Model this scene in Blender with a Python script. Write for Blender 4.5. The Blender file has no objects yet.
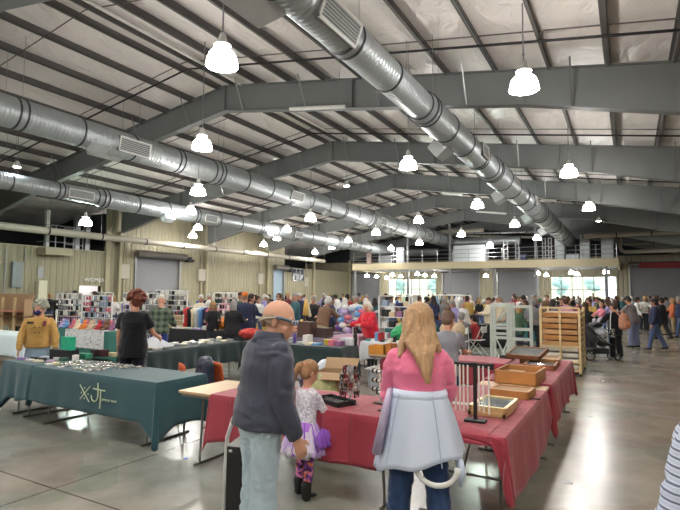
import bpy, bmesh, math, random
from mathutils import Vector, Matrix, noise
from mathutils.bvhtree import BVHTree
random.seed(7)
R = math.radians
COL = bpy.context.scene.collection
PI = math.pi

# ------------------------------------------------------------------ camera
CAMH = 1.8
FPX = 510.0
CROT = Matrix.Rotation(R(29.47), 3, 'Z') @ Matrix.Rotation(R(90 + 4.24), 3, 'X') @ Matrix.Rotation(R(0.43), 3, 'Z')
CPOS = Vector((0, 0, CAMH))
cd = bpy.data.cameras.new('camera'); cam = bpy.data.objects.new('camera', cd); COL.objects.link(cam)
cam.matrix_world = Matrix.Translation(CPOS) @ CROT.to_4x4()
cd.sensor_width = 36; cd.lens = 36 * FPX / 680; cd.clip_end = 300; cd.clip_start = 0.05
bpy.context.scene.camera = cam

def ray(px, py): return CROT @ Vector(((px - 340) / FPX, -(py - 255) / FPX, -1))
def W(px, py, z=0.0):                       # point of the plane at height z that the photo shows at this pixel
    d = ray(px, py); return CPOS + d * ((z - CAMH) / d.z)
def G(px, depth, z=0.0):                    # floor point under a photo column at a given distance
    p = CPOS + ray(px, 293) * depth; return Vector((p.x, p.y, z))
def XY(px, y):                              # x on the plane Y=y for a photo column
    d = ray(px, 293); return d.x * (y / d.y)

# ------------------------------------------------------------------ materials
def lin(c):
    return tuple(((v / 255) / 12.92 if v / 255 <= 0.04045 else ((v / 255 + 0.055) / 1.055) ** 2.4) for v in c) + (1,)
_m = {}
def mat(name, rgb, rough=0.6, metal=0.0, var=0.12, scale=8.0, bump=0.0, bscale=60.0, spec=0.5, sheen=0.0):
    if name in _m: return _m[name]
    m = bpy.data.materials.new(name); m.use_nodes = True; nt = m.node_tree; b = nt.nodes['Principled BSDF']
    b.inputs['Roughness'].default_value = rough; b.inputs['Metallic'].default_value = metal
    b.inputs['Specular IOR Level'].default_value = spec
    if sheen: b.inputs['Sheen Weight'].default_value = sheen
    tc = nt.nodes.new('ShaderNodeTexCoord')
    n = nt.nodes.new('ShaderNodeTexNoise'); n.inputs['Scale'].default_value = scale; n.inputs['Detail'].default_value = 3
    nt.links.new(tc.outputs['Object'], n.inputs['Vector'])
    mx = nt.nodes.new('ShaderNodeMix'); mx.data_type = 'RGBA'
    c = lin(rgb)
    mx.inputs[6].default_value = tuple(v * (1 - var) for v in c[:3]) + (1,)
    mx.inputs[7].default_value = tuple(min(1, v * (1 + var)) for v in c[:3]) + (1,)
    nt.links.new(n.outputs['Fac'], mx.inputs[0]); nt.links.new(mx.outputs[2], b.inputs['Base Color'])
    if bump:
        n2 = nt.nodes.new('ShaderNodeTexNoise'); n2.inputs['Scale'].default_value = bscale; n2.inputs['Detail'].default_value = 4
        nt.links.new(tc.outputs['Object'], n2.inputs['Vector'])
        bp = nt.nodes.new('ShaderNodeBump'); bp.inputs['Strength'].default_value = bump; bp.inputs['Distance'].default_value = 0.02
        nt.links.new(n2.outputs['Fac'], bp.inputs['Height']); nt.links.new(bp.outputs['Normal'], b.inputs['Normal'])
    _m[name] = m
    return m
def nodes(m): return m.node_tree, m.node_tree.nodes['Principled BSDF']
def emis(name, rgb, s):
    m = bpy.data.materials.new(name); m.use_nodes = True; nt, b = nodes(m)
    b.inputs['Base Color'].default_value = lin(rgb); b.inputs['Emission Color'].default_value = lin(rgb); b.inputs['Emission Strength'].default_value = s
    _m[name] = m; return m

def patterned(name, kind, cols, scale=20.0, rough=0.8, pos=None):
    """two to four colours of a printed or woven pattern: 'voronoi' spots, 'plaid' bands, 'stripe' bands"""
    if name in _m: return _m[name]
    m = bpy.data.materials.new(name); m.use_nodes = True; nt, b = nodes(m); b.inputs['Roughness'].default_value = rough
    tc = nt.nodes.new('ShaderNodeTexCoord')
    rp = nt.nodes.new('ShaderNodeValToRGB'); rp.color_ramp.interpolation = 'CONSTANT'
    while len(rp.color_ramp.elements) < len(cols): rp.color_ramp.elements.new(0.5)
    for i, c in enumerate(cols):
        e = rp.color_ramp.elements[i]; e.position = pos[i] if pos else i / len(cols); e.color = lin(c)
    if kind == 'voronoi':
        v = nt.nodes.new('ShaderNodeTexVoronoi'); v.inputs['Scale'].default_value = scale
        nt.links.new(tc.outputs['Object'], v.inputs['Vector'])
        s = nt.nodes.new('ShaderNodeSeparateColor'); nt.links.new(v.outputs['Color'], s.inputs[0]); nt.links.new(s.outputs[0], rp.inputs[0])
    elif kind == 'stripe':
        s = nt.nodes.new('ShaderNodeTexWave'); s.bands_direction = 'Z'; s.inputs['Scale'].default_value = scale; s.inputs['Distortion'].default_value = 0.3
        nt.links.new(tc.outputs['Object'], s.inputs['Vector']); nt.links.new(s.outputs['Fac'], rp.inputs[0])
    else:
        a = nt.nodes.new('ShaderNodeTexWave'); a.bands_direction = 'X'; a.inputs['Scale'].default_value = scale
        c = nt.nodes.new('ShaderNodeTexWave'); c.bands_direction = 'Z'; c.inputs['Scale'].default_value = scale
        ad = nt.nodes.new('ShaderNodeMath'); ad.operation = 'MULTIPLY_ADD'; ad.inputs[1].default_value = 0.5
        hf = nt.nodes.new('ShaderNodeMath'); hf.operation = 'MULTIPLY'; hf.inputs[1].default_value = 0.5
        for q in (a, c): nt.links.new(tc.outputs['Object'], q.inputs['Vector'])
        nt.links.new(c.outputs['Fac'], hf.inputs[0]); nt.links.new(a.outputs['Fac'], ad.inputs[0]); nt.links.new(hf.outputs[0], ad.inputs[2])
        nt.links.new(ad.outputs[0], rp.inputs[0])
    nt.links.new(rp.outputs[0], b.inputs['Base Color'])
    _m[name] = m; return m

# ------------------------------------------------------------------ mesh builder
class MB:
    def __init__(s): s.v = []; s.f = []; s.mi = []
    def add(s, vs, fs, mi=0):
        o = len(s.v); s.v.extend(Vector(x) for x in vs); s.f.extend(tuple(o + i for i in f) for f in fs); s.mi.extend([mi] * len(fs)); return s
    def box(s, lo, hi, mi=0, rot=0, at=None):
        x0, y0, z0 = lo; x1, y1, z1 = hi
        vs = [Vector((x, y, z)) for z in (z0, z1) for x, y in ((x0, y0), (x1, y0), (x1, y1), (x0, y1))]
        if rot or at:
            c = Vector(at) if at else Vector(((x0 + x1) / 2, (y0 + y1) / 2, 0)); M = Matrix.Rotation(rot, 3, 'Z')
            vs = [M @ (v - c) + c for v in vs]
        return s.add(vs, [(3, 2, 1, 0), (4, 5, 6, 7), (0, 1, 5, 4), (1, 2, 6, 5), (2, 3, 7, 6), (3, 0, 4, 7)], mi)
    def cbox(s, c, d, mi=0): return s.box([c[i] - d[i] / 2 for i in range(3)], [c[i] + d[i] / 2 for i in range(3)], mi)
    def loft(s, rings, mi=0, seg=12, cap=True):
        n = len(rings); vs = []
        for (c, u, v) in rings:
            for k in range(seg):
                a = 2 * PI * k / seg; vs.append(Vector(c) + Vector(u) * math.cos(a) + Vector(v) * math.sin(a))
        fs = []
        for i in range(n - 1):
            for k in range(seg):
                k2 = (k + 1) % seg; fs.append((i * seg + k, i * seg + k2, (i + 1) * seg + k2, (i + 1) * seg + k))
        if cap:
            fs.append(tuple(reversed(range(seg)))); fs.append(tuple((n - 1) * seg + k for k in range(seg)))
        return s.add(vs, fs, mi)
    def frame(s, d, up=None):
        d = d.normalized(); up = Vector(up) if up else (Vector((0, 0, 1)) if abs(d.z) < 0.9 else Vector((1, 0, 0)))
        u = up.cross(d).normalized(); v = d.cross(u); return u, v
    def cone(s, a, b, ra, rb=None, mi=0, seg=10, cap=True):
        a = Vector(a); b = Vector(b); rb = ra if rb is None else rb; u, v = s.frame(b - a)
        return s.loft([(a, u * ra, v * ra), (b, u * rb, v * rb)], mi, seg, cap)
    def caps(s, a, b, ra, rb=None, mi=0, seg=10, fl=1.0, up=None):
        a = Vector(a); b = Vector(b); rb = ra if rb is None else rb; d = (b - a); L = d.length
        if L < 1e-6: d = Vector((0, 0, 1))
        d = d.normalized(); u, v = s.frame(d, up); rg = []
        for t in (80, 50, 22): rg.append((a - d * ra * math.sin(R(t)), u * ra * math.cos(R(t)), v * ra * math.cos(R(t)) * fl))
        rg.append((a, u * ra, v * ra * fl)); rg.append((b, u * rb, v * rb * fl))
        for t in (22, 50, 80): rg.append((b + d * rb * math.sin(R(t)), u * rb * math.cos(R(t)), v * rb * math.cos(R(t)) * fl))
        return s.loft(rg, mi, seg)
    def ell(s, c, r, rot=None, mi=0, seg=14, rings=8):
        c = Vector(c); M = rot or Matrix.Identity(3); rg = []
        for i in range(rings + 1):
            t = -PI / 2 * 0.97 + PI * 0.97 * i / rings
            rg.append((c + M @ Vector((0, 0, r[2] * math.sin(t))), M @ Vector((r[0] * math.cos(t), 0, 0)), M @ Vector((0, r[1] * math.cos(t), 0))))
        return s.loft(rg, mi, seg)
    def tube(s, pts, r, mi=0, seg=8):
        pts = [Vector(p) for p in pts]; n = len(pts); rg = []; pu = None
        for i, p in enumerate(pts):
            d = (pts[min(i + 1, n - 1)] - pts[max(i - 1, 0)]).normalized()
            if pu is None: u, v = s.frame(d)
            else:
                u = (pu - d * pu.dot(d)); u = u.normalized() if u.length > 1e-6 else s.frame(d)[0]; v = d.cross(u)
            pu = u; rr = r[i] if isinstance(r, (list, tuple)) else r
            rg.append((p, u * rr, v * rr))
        return s.loft(rg, mi, seg)
    def prism(s, poly, axis, a, b, mi=0):
        n = len(poly); vs = []
        for t in (a, b):
            for p, q in poly: vs.append((t, p, q) if axis == 'x' else (p, t, q) if axis == 'y' else (p, q, t))
        return s.add(vs, [tuple(range(n)), tuple(range(2 * n - 1, n - 1, -1))] + [(i, i + n, (i + 1) % n + n, (i + 1) % n) for i in range(n)], mi)
    def lathe(s, prof, c=(0, 0, 0), seg=20, mi=0, cap=False):
        return s.loft([((c[0], c[1], c[2] + z), (max(r, 1e-4), 0, 0), (0, max(r, 1e-4), 0)) for r, z in prof], mi, seg, cap)
    def mesh(s, name, mats, smooth=False, bevel=0.0):
        me = bpy.data.meshes.new(name); me.from_pydata([tuple(v) for v in s.v], [], s.f)
        for m in (mats if isinstance(mats, (list, tuple)) else [mats]): me.materials.append(m)
        me.polygons.foreach_set('material_index', s.mi)
        bm = bmesh.new(); bm.from_mesh(me); bmesh.ops.recalc_face_normals(bm, faces=bm.faces)
        if bevel:
            es = [e for e in bm.edges if len(e.link_faces) == 2 and e.calc_face_angle(0) > 0.9]
            bmesh.ops.bevel(bm, geom=es, offset=bevel, segments=2, affect='EDGES', profile=0.6, clamp_overlap=True)
        bm.to_mesh(me); bm.free()
        if smooth:
            me.polygons.foreach_set('use_smooth', [True] * len(me.polygons))
            if smooth != 'all':
                try: me.set_sharp_from_angle(angle=R(40))
                except Exception: pass
        return me
def link(o, parent=None):
    COL.objects.link(o)
    if parent: o.parent = parent
    return o
def obj(name, mb, mats, parent=None, smooth=False, bevel=0.0, loc=None):
    o = bpy.data.objects.new(name, mb.mesh(name, mats, smooth, bevel))
    if loc: o.location = loc
    return link(o, parent)
LABELS = {}
def tag(o, label, cat, group=None, kind=None):
    o['label'] = label; o['category'] = cat
    if group: o['group'] = group
    if kind: o['kind'] = kind
    LABELS.setdefault(label, []).append((o.name, group)); return o
def struct(o): o['kind'] = 'structure'; return o
def empty(name, label, cat, loc=(0, 0, 0), rz=0.0, group=None):
    o = bpy.data.objects.new(name, None); o.location = loc; o.rotation_euler = (0, 0, rz); o.empty_display_size = 0.1
    link(o); return tag(o, label, cat, group)
def dup(o, loc=None, rz=None, label=None, group=None, scale=None):
    c = o.copy(); link(c)
    if loc is not None: c.location = loc
    if rz is not None: c.rotation_euler = (0, 0, rz)
    if scale is not None: c.scale = (scale,) * 3 if not hasattr(scale, '__len__') else scale
    if label: c['label'] = label; LABELS.setdefault(label, []).append((c.name, group or o.get('group')))
    if group: c['group'] = group
    for ch in list(o.children):
        d = ch.copy(); link(d, c)
        for g in list(ch.children): e = g.copy(); link(e, d)
    return c
TMP = bpy.data.scenes.new('scratch')
def remesh(mb, vox, smooth=3, name='m', disp=0.0, dfreq=9.0, aniso=(1, 1, 1)):
    me = bpy.data.meshes.new('tmp'); me.from_pydata([tuple(v) for v in mb.v], [], mb.f)
    bm = bmesh.new(); bm.from_mesh(me); bmesh.ops.recalc_face_normals(bm, faces=bm.faces); bm.to_mesh(me); bm.free()
    o = bpy.data.objects.new('tmp', me); TMP.collection.objects.link(o)
    r = o.modifiers.new('r', 'REMESH'); r.mode = 'VOXEL'; r.voxel_size = vox
    if smooth:
        q = o.modifiers.new('s', 'SMOOTH'); q.iterations = smooth; q.factor = 0.5
    with bpy.context.temp_override(scene=TMP, view_layer=TMP.view_layers[0]):
        dg = bpy.context.evaluated_depsgraph_get(); out = bpy.data.meshes.new_from_object(o.evaluated_get(dg))
    bpy.data.objects.remove(o); bpy.data.meshes.remove(me); out.name = name
    if disp:
        for v in out.vertices:
            p = Vector((v.co.x * aniso[0], v.co.y * aniso[1], v.co.z * aniso[2])) * dfreq
            w = noise.noise(p + Vector((noise.noise(p * 0.7), 0, noise.noise(p * 0.6 + Vector((5, 5, 5)))))* 1.2)
            v.co += v.normal * (disp * (1 - abs(w) * 2.4))
    out.polygons.foreach_set('use_smooth', [True] * len(out.polygons))
    return out
# ------------------------------------------------------------------ shared materials
M_frame = mat('grey_painted_steel', (118, 121, 121), 0.5, 0.0, 0.06, 2, 0.05, 20)
M_purlin = mat('dark_grey_purlin', (98, 94, 92), 0.55, 0.0, 0.08, 3)
M_black = mat('matt_black', (22, 22, 24), 0.6, 0, 0.1)
M_white = mat('white_paint', (222, 222, 218), 0.5, 0, 0.04)
M_beige = mat('beige_paint', (158, 150, 124), 0.6, 0, 0.05, 1.5)
M_pipe = mat('cream_pipe', (164, 158, 144), 0.5, 0, 0.08, 2)
M_steel = mat('brushed_steel', (150, 152, 154), 0.35, 0.8, 0.1)
M_chrome = mat('chrome', (200, 200, 202), 0.15, 1.0, 0.02)
M_roll = mat('grey_roller_slat', (120, 121, 126), 0.5, 0.1, 0.04, 2)
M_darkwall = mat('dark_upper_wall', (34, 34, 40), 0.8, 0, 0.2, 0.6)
M_wood = mat('golden_oak', (176, 122, 66), 0.45, 0, 0.25, 6, 0.1, 40)
M_woodd = mat('brown_wood', (120, 76, 44), 0.5, 0, 0.25, 6)
M_pine = mat('pale_pine', (206, 182, 138), 0.55, 0, 0.15, 5)
M_card = mat('brown_cardboard', (168, 140, 108), 0.8, 0, 0.08, 4)
M_skin = mat('skin', (205, 152, 126), 0.55, 0, 0.06, 12, spec=0.35)
M_skin2 = mat('tan_skin', (176, 122, 92), 0.55, 0, 0.06, 12, spec=0.35)

# galvanised spiral duct: ribs run around the axis (object Y)
def duct_mat():
    m = mat('galvanised_spiral_duct', (170, 176, 178), 0.42, 0.5, 0.12, 3); nt, b = nodes(m)
    tc = nt.nodes.new('ShaderNodeTexCoord'); w = nt.nodes.new('ShaderNodeTexWave'); w.bands_direction = 'Y'
    w.inputs['Scale'].default_value = 2.6; w.inputs['Distortion'].default_value = 0.0
    nt.links.new(tc.outputs['Object'], w.inputs['Vector'])
    bp = nt.nodes.new('ShaderNodeBump'); bp.inputs['Strength'].default_value = 0.6; bp.inputs['Distance'].default_value = 0.02
    nt.links.new(w.outputs['Fac'], bp.inputs['Height']); nt.links.new(bp.outputs['Normal'], b.inputs['Normal'])
    return m
M_duct = duct_mat()

def siding(name, rgb, axis, sc=1.6):
    m = mat(name, rgb, 0.55, 0.1, 0.05, 1.0); nt, b = nodes(m)
    tc = nt.nodes.new('ShaderNodeTexCoord'); w = nt.nodes.new('ShaderNodeTexWave'); w.bands_direction = axis; w.wave_profile = 'SIN'
    w.inputs['Scale'].default_value = sc
    nt.links.new(tc.outputs['Object'], w.inputs['Vector'])
    rp = nt.nodes.new('ShaderNodeValToRGB'); rp.color_ramp.elements[0].position = 0.0; rp.color_ramp.elements[1].position = 0.35
    nt.links.new(w.outputs['Fac'], rp.inputs[0])
    bp = nt.nodes.new('ShaderNodeBump'); bp.inputs['Strength'].default_value = 0.8; bp.inputs['Distance'].default_value = 0.04
    nt.links.new(rp.outputs[0], bp.inputs['Height']); nt.links.new(bp.outputs['Normal'], b.inputs['Normal'])
    return m
M_sidY = siding('beige_ribbed_siding_left', (142, 136, 112), 'Y', 0.9)
M_sidX = siding('beige_ribbed_siding_back', (148, 142, 120), 'X', 0.9)

def floor_mat():
    m = bpy.data.materials.new('polished_concrete'); m.use_nodes = True; nt, b = nodes(m)
    tc = nt.nodes.new('ShaderNodeTexCoord')
    def noise_(s, d=4, dist=0.0):
        n = nt.nodes.new('ShaderNodeTexNoise'); n.inputs['Scale'].default_value = s; n.inputs['Detail'].default_value = d; n.inputs['Distortion'].default_value = dist
        nt.links.new(tc.outputs['Object'], n.inputs['Vector']); return n
    def ramp(src, stops):
        r = nt.nodes.new('ShaderNodeValToRGB')
        while len(r.color_ramp.elements) < len(stops): r.color_ramp.elements.new(0.5)
        for e, (p, c) in zip(r.color_ramp.elements, stops): e.position = p; e.color = lin(c)
        nt.links.new(src, r.inputs[0]); return r
    n1 = noise_(0.3, 4, 0.0)
    r1 = ramp(n1.outputs['Fac'], [(0.2, (138, 148, 143)), (0.42, (150, 155, 147)), (0.55, (160, 158, 147)), (0.8, (154, 145, 133))])
    n2 = noise_(1.6, 12, 0.0); n2.inputs['Roughness'].default_value = 0.62
    r2 = ramp(n2.outputs['Fac'], [(0.3, (192, 192, 190)), (0.7, (255, 255, 255))])
    # big slab tint: aisle on the right is browner
    sx = nt.nodes.new('ShaderNodeSeparateXYZ'); nt.links.new(tc.outputs['Object'], sx.inputs[0])
    mr = nt.nodes.new('ShaderNodeMapRange'); mr.inputs[1].default_value = -1.6; mr.inputs[2].default_value = 0.4
    nt.links.new(sx.outputs[0], mr.inputs[0])
    tint = nt.nodes.new('ShaderNodeMix'); tint.data_type = 'RGBA'; tint.inputs[7].default_value = lin((164, 150, 134))
    sc = nt.nodes.new('ShaderNodeMath'); sc.operation = 'MULTIPLY'; sc.inputs[1].default_value = 0.65
    nt.links.new(mr.outputs[0], sc.inputs[0]); nt.links.new(sc.outputs[0], tint.inputs[0]); nt.links.new(r1.outputs[0], tint.inputs[6])
    # patched squares, rosy and green, turned against the slab grid
    mp = nt.nodes.new('ShaderNodeMapping'); mp.inputs['Rotation'].default_value = (0, 0, R(38)); nt.links.new(tc.outputs['Object'], mp.inputs[0])
    br = nt.nodes.new('ShaderNodeTexVoronoi'); br.distance = 'CHEBYCHEV'; br.inputs['Scale'].default_value = 0.9; br.inputs['Randomness'].default_value = 0.75
    nt.links.new(mp.outputs[0], br.inputs['Vector'])
    sp = nt.nodes.new('ShaderNodeSeparateColor'); nt.links.new(br.outputs['Color'], sp.inputs[0])
    pr = ramp(sp.outputs[0], [(0.0, (255, 255, 255)), (0.66, (255, 255, 255)), (0.7, (232, 210, 202)), (0.86, (206, 222, 208))]); pr.color_ramp.interpolation = 'CONSTANT'
    mu = nt.nodes.new('ShaderNodeMix'); mu.data_type = 'RGBA'; mu.blend_type = 'MULTIPLY'; mu.inputs[0].default_value = 0.9
    nt.links.new(tint.outputs[2], mu.inputs[6]); nt.links.new(r2.outputs[0], mu.inputs[7])
    mu2 = nt.nodes.new('ShaderNodeMix'); mu2.data_type = 'RGBA'; mu2.blend_type = 'MULTIPLY'; mu2.inputs[0].default_value = 0.42
    nt.links.new(mu.outputs[2], mu2.inputs[6]); nt.links.new(pr.outputs[0], mu2.inputs[7])
    # saw-cut joints
    bk = nt.nodes.new('ShaderNodeTexBrick'); bk.offset = 0; bk.inputs['Scale'].default_value = 1; bk.inputs['Mortar Size'].default_value = 0.012
    bk.inputs['Brick Width'].default_value = 6.1; bk.inputs['Row Height'].default_value = 6.1; bk.inputs['Mortar Smooth'].default_value = 0.3
    bk.inputs['Color1'].default_value = (1, 1, 1, 1); bk.inputs['Color2'].default_value = (1, 1, 1, 1); bk.inputs['Mortar'].default_value = (0.25, 0.17, 0.15, 1)
    mp2 = nt.nodes.new('ShaderNodeMapping'); mp2.inputs['Location'].default_value = (4.62, -2.9, 0); nt.links.new(tc.outputs['Object'], mp2.inputs[0]); nt.links.new(mp2.outputs[0], bk.inputs['Vector'])
    mu3 = nt.nodes.new('ShaderNodeMix'); mu3.data_type = 'RGBA'; mu3.blend_type = 'MULTIPLY'; mu3.inputs[0].default_value = 0.8
    nt.links.new(mu2.outputs[2], mu3.inputs[6]); nt.links.new(bk.outputs['Color'], mu3.inputs[7]); nt.links.new(mu3.outputs[2], b.inputs['Base Color'])
    n3 = noise_(0.8, 5, 0.0); rr = nt.nodes.new('ShaderNodeMapRange'); rr.inputs[1].default_value = 0.1; rr.inputs[2].default_value = 0.9; rr.inputs[3].default_value = 0.225; rr.inputs[4].default_value = 0.268
    nt.links.new(n3.outputs['Fac'], rr.inputs[0]); nt.links.new(rr.outputs[0], b.inputs['Roughness'])
    n4 = noise_(3.5, 3); bp = nt.nodes.new('ShaderNodeBump'); bp.inputs['Strength'].default_value = 0.0; bp.inputs['Distance'].default_value = 0.05
    nt.links.new(n4.outputs['Fac'], bp.inputs['Height']); nt.links.new(bp.outputs['Normal'], b.inputs['Normal'])
    return m
M_floor = floor_mat()

def roof_mat():
    m = mat('white_vinyl_insulation', (236, 230, 226), 0.36, 0.0, 0.05, 0.8); nt, b = nodes(m)
    tc = nt.nodes.new('ShaderNodeTexCoord'); n = nt.nodes.new('ShaderNodeTexNoise'); n.inputs['Scale'].default_value = 1.6; n.inputs['Detail'].default_value = 5; n.inputs['Distortion'].default_value = 1.5
    mp = nt.nodes.new('ShaderNodeMapping'); mp.inputs['Scale'].default_value = (1.0, 0.5, 1); nt.links.new(tc.outputs['Object'], mp.inputs[0]); nt.links.new(mp.outputs[0], n.inputs['Vector'])
    bp = nt.nodes.new('ShaderNodeBump'); bp.inputs['Strength'].default_value = 0.5; bp.inputs['Distance'].default_value = 0.25
    nt.links.new(n.outputs['Fac'], bp.inputs['Height']); nt.links.new(bp.outputs['Normal'], b.inputs['Normal'])
    return m
M_roof = roof_mat()

# ------------------------------------------------------------------ building shell
RX = -12.35; WL = -28.0; WR = 8.0; YB = 52.0; YM = 44.0; Y0 = -12.0
SL = 0.156
def ztop(x): return 9.17 - SL * abs(x - RX)          # top of frames
def zroof(x): return ztop(x) + 0.24
struct(obj('floor', MB().box((-36, Y0 - 1, -0.2), (WR + 1, YB + 12, 0)), M_floor))
# ceiling: insulation bellies down a little between purlins
def roof_side(x0, x1):
    mb = MB(); n = int(abs(x1 - x0) / 0.325); ys = [Y0 - 1, 60 - 6]; vs = []
    for i in range(n + 1):
        x = x0 + (x1 - x0) * i / n; sag = 0.05 * (0 if i % 4 == 0 else (1 if i % 4 == 2 else 0.75))
        for y in ys: vs.append((x, y, zroof(x) + 0.02 - sag))
    for i in range(n + 1):
        x = x0 + (x1 - x0) * i / n
        for y in ys: vs.append((x, y, zroof(x) + 0.2))
    m = 2 * (n + 1); fs = []
    for i in range(n): fs += [(2 * i, 2 * i + 1, 2 * i + 3, 2 * i + 2), (m + 2 * i, m + 2 * i + 2, m + 2 * i + 3, m + 2 * i + 1)]
    return mb.add(vs, fs)
struct(obj('ceiling', roof_side(RX, RX - 1.3 * 17), M_roof, smooth='all'))
c2 = struct(obj('ceiling', roof_side(RX, RX + 1.3 * 17), M_roof, smooth='all'))

# purlins (each one a Z section along the building)
def purlin(x):
    z = zroof(x); w = 0.075; t = 0.012
    mb = MB(); s = -1 if x < RX else 1
    mb.box((x - t, Y0, z - 0.26), (x + t, YB, z)); mb.box((x, Y0, z - 0.265), (x + w, YB, z - 0.25)); mb.box((x - w, Y0, z - 0.03), (x, YB, z - 0.01))
    mb.box((x + w - .012, Y0, z - 0.265), (x + w, YB, z - 0.235))
    return struct(obj('roof_purlin', mb, M_purlin))
for k in range(1, 17):
    if k < 12: purlin(RX - 0.4 - 1.33 * k)
    if RX + 0.1 + 1.33 * k < WR + 1: purlin(RX + 0.1 + 1.33 * k)
for dx in (-0.4, 0.3): purlin(RX + dx)

# rigid frames
FY = [13.5 + 7.62 * k for k in (-2, -1, 0, 1, 2, 3, 4, 5)]
def frame_bottom(x):
    b = ztop(x) - 0.94; d = abs(x - RX)
    if d > 10.2: b -= (d - 10.2) * 0.075
    return b
for fi, y in enumerate(FY):
    xs = [WL + 0.15, -22.6, RX, -2.2, WR - 0.15]
    mb = MB()
    top = [(x, ztop(x)) for x in xs]; bot = [(x, frame_bottom(x)) for x in xs]
    for i in range(4):
        q = [top[i], top[i + 1], bot[i + 1], bot[i]]
        mb.prism(q, 'y', y - 0.01, y + 0.01)
        mb.prism([top[i], top[i + 1], (top[i + 1][0], top[i + 1][1] - 0.018), (top[i][0], top[i][1] - 0.018)], 'y', y - 0.14, y + 0.14)
        mb.prism([bot[i], bot[i + 1], (bot[i + 1][0], bot[i + 1][1] + 0.018), (bot[i][0], bot[i][1] + 0.018)], 'y', y - 0.14, y + 0.14)
    for x in (-22.6, RX, -2.2, -17.5, -7.2):
        mb.box((x - 0.015, y - 0.13, frame_bottom(x)), (x + 0.015, y + 0.13, ztop(x)))
    f = struct(obj('roof_frame', mb, M_frame))
    for k in range(-8, 12):                               # flange braces down from the purlins
        x = RX + 2.6 * k + 0.9
        if WL + 1 < x < WR - 1 and fi in (2, 3, 4, 5):
            b = MB().tube([(x, y - 0.62, zroof(x) - 0.2), (x - 0.02, y - 0.12, frame_bottom(x) + 0.03)], 0.022, seg=5)
            struct(obj('flange_brace', b, M_steel, f))
    # columns against the side walls
    for xc, s in ((WL + 0.05, 1), (WR - 0.05, -1)):
        if y < 12 and s == 1 and fi < 2: continue
        cb = MB(); h = frame_bottom(xc + s * 0.2) + 0.1
        cb.prism([(xc, 0), (xc + s * 0.16, 0), (xc + s * 0.2, h), (xc, h)], 'y', y - 0.1, y + 0.1)
        struct(obj('frame_column', cb, M_beige, f))

# bridging rods and sprinkler lines across the bays
def across(y, dz, r, m, name, x0=WL + 0.5, x1=WR - 0.5):
    mb = MB().tube([(x0, y, ztop(x0) + dz), (RX, y, ztop(RX) + dz), (x1, y, ztop(x1) + dz)], r, seg=6)
    return struct(obj(name, mb, m))
for y in FY[1:]:
    for q in (2.1, 5.6): across(y + q - 7.62, 0.06, 0.016, M_purlin, 'purlin_bridging')
    across(y - 1.9, -0.12, 0.03, M_black, 'sprinkler_pipe')
for x, r in ((RX + 0.7, 0.03), (-20.0, 0.025), (-2.9, 0.025)):
    struct(obj('sprinkler_main', MB().tube([(x, Y0 + 1, ztop(x) + 0.02), (x, YB - 1, ztop(x) + 0.02)], r + .02, seg=6), M_white if r > .026 else M_steel))

# left wall: full height beyond Y=20, lower block of rooms in front
YA = 20.3; YC = 39.0; HL = 4.17
def wall_with_holes(name, axis, pos, th, a0, a1, z1, holes, m):
    mb = MB(); cuts = sorted(set([a0, a1] + [h[0] for h in holes] + [h[1] for h in holes]))
    for p, q in zip(cuts, cuts[1:]):
        segs = [(0, z1)]
        for h in holes:
            if h[0] <= p + 1e-6 and h[1] >= q - 1e-6:
                segs = [(0, h[2]), (h[3], z1)] if h[2] > 0.01 else [(h[3], z1)]
        for (u, v) in segs:
            if axis == 'x': mb.box((pos - th, p, u), (pos, q, v))
            else: mb.box((p, pos, u), (q, pos + th, v))
    return struct(obj(name, mb, m))
dW0, dW1 = 0.662 * 28 , 0.712 * 28
R1a, R1b = 0.801 * 28, 0.9325 * 28; R2a, R2b = 1.332 * 28, 1.471 * 28
wl = wall_with_holes('wall_left', 'x', WL, 0.25, Y0, YA, HL, [(dW0, dW1, 0, 2.1)], M_sidY)
ws = wall_with_holes('wall_left_tall', 'x', WL, 0.25, YA, YC, 7.1, [(R1a, R1b, 0, 4.2), (R2a, R2b if R2b < YC else YC - .1, 0, 4.0)], M_sidY)
wall_with_holes('wall_left_far', 'x', WL, 0.25, YC, YB, HL, [], M_sidY)
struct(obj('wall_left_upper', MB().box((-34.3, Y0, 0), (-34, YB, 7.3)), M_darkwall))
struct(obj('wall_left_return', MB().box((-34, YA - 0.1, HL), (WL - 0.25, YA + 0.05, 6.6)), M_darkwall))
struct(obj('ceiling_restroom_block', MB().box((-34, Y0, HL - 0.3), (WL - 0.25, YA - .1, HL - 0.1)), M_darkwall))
struct(obj('wall_restroom', MB().box((-30.6, dW0 - 3, 0), (-30.4, dW1 + 4, 3.8)), M_white))
struct(obj('restroom_fill_light', MB().box((-29.6, dW0 - .5, 2.9), (-28.9, dW1 + 1.5, 2.95)), emis('restroom_fill_glow', (255, 244, 250), 9.0)))  # unseen glowing panel, added to brighten the room behind the doorway
struct(obj('trim_restroom_door', MB().box((WL - 0.26, dW0 - 0.06, 0), (WL + 0.03, dW0, 2.16)).box((WL - 0.26, dW1, 0), (WL + 0.03, dW1 + 0.06, 2.16)).box((WL - 0.26, dW0 - .06, 2.1), (WL + 0.03, dW1 + 0.06, 2.16)), M_beige))
struct(obj('trim_left_cap', MB().box((WL - 0.3, Y0, HL), (WL + 0.05, YA, HL + 0.06)), M_beige))
struct(obj('trim_left_corner', MB().box((WL - 0.02, YA - 0.15, 0), (WL + 0.12, YA + 0.15, 7.0)), M_beige))
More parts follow.
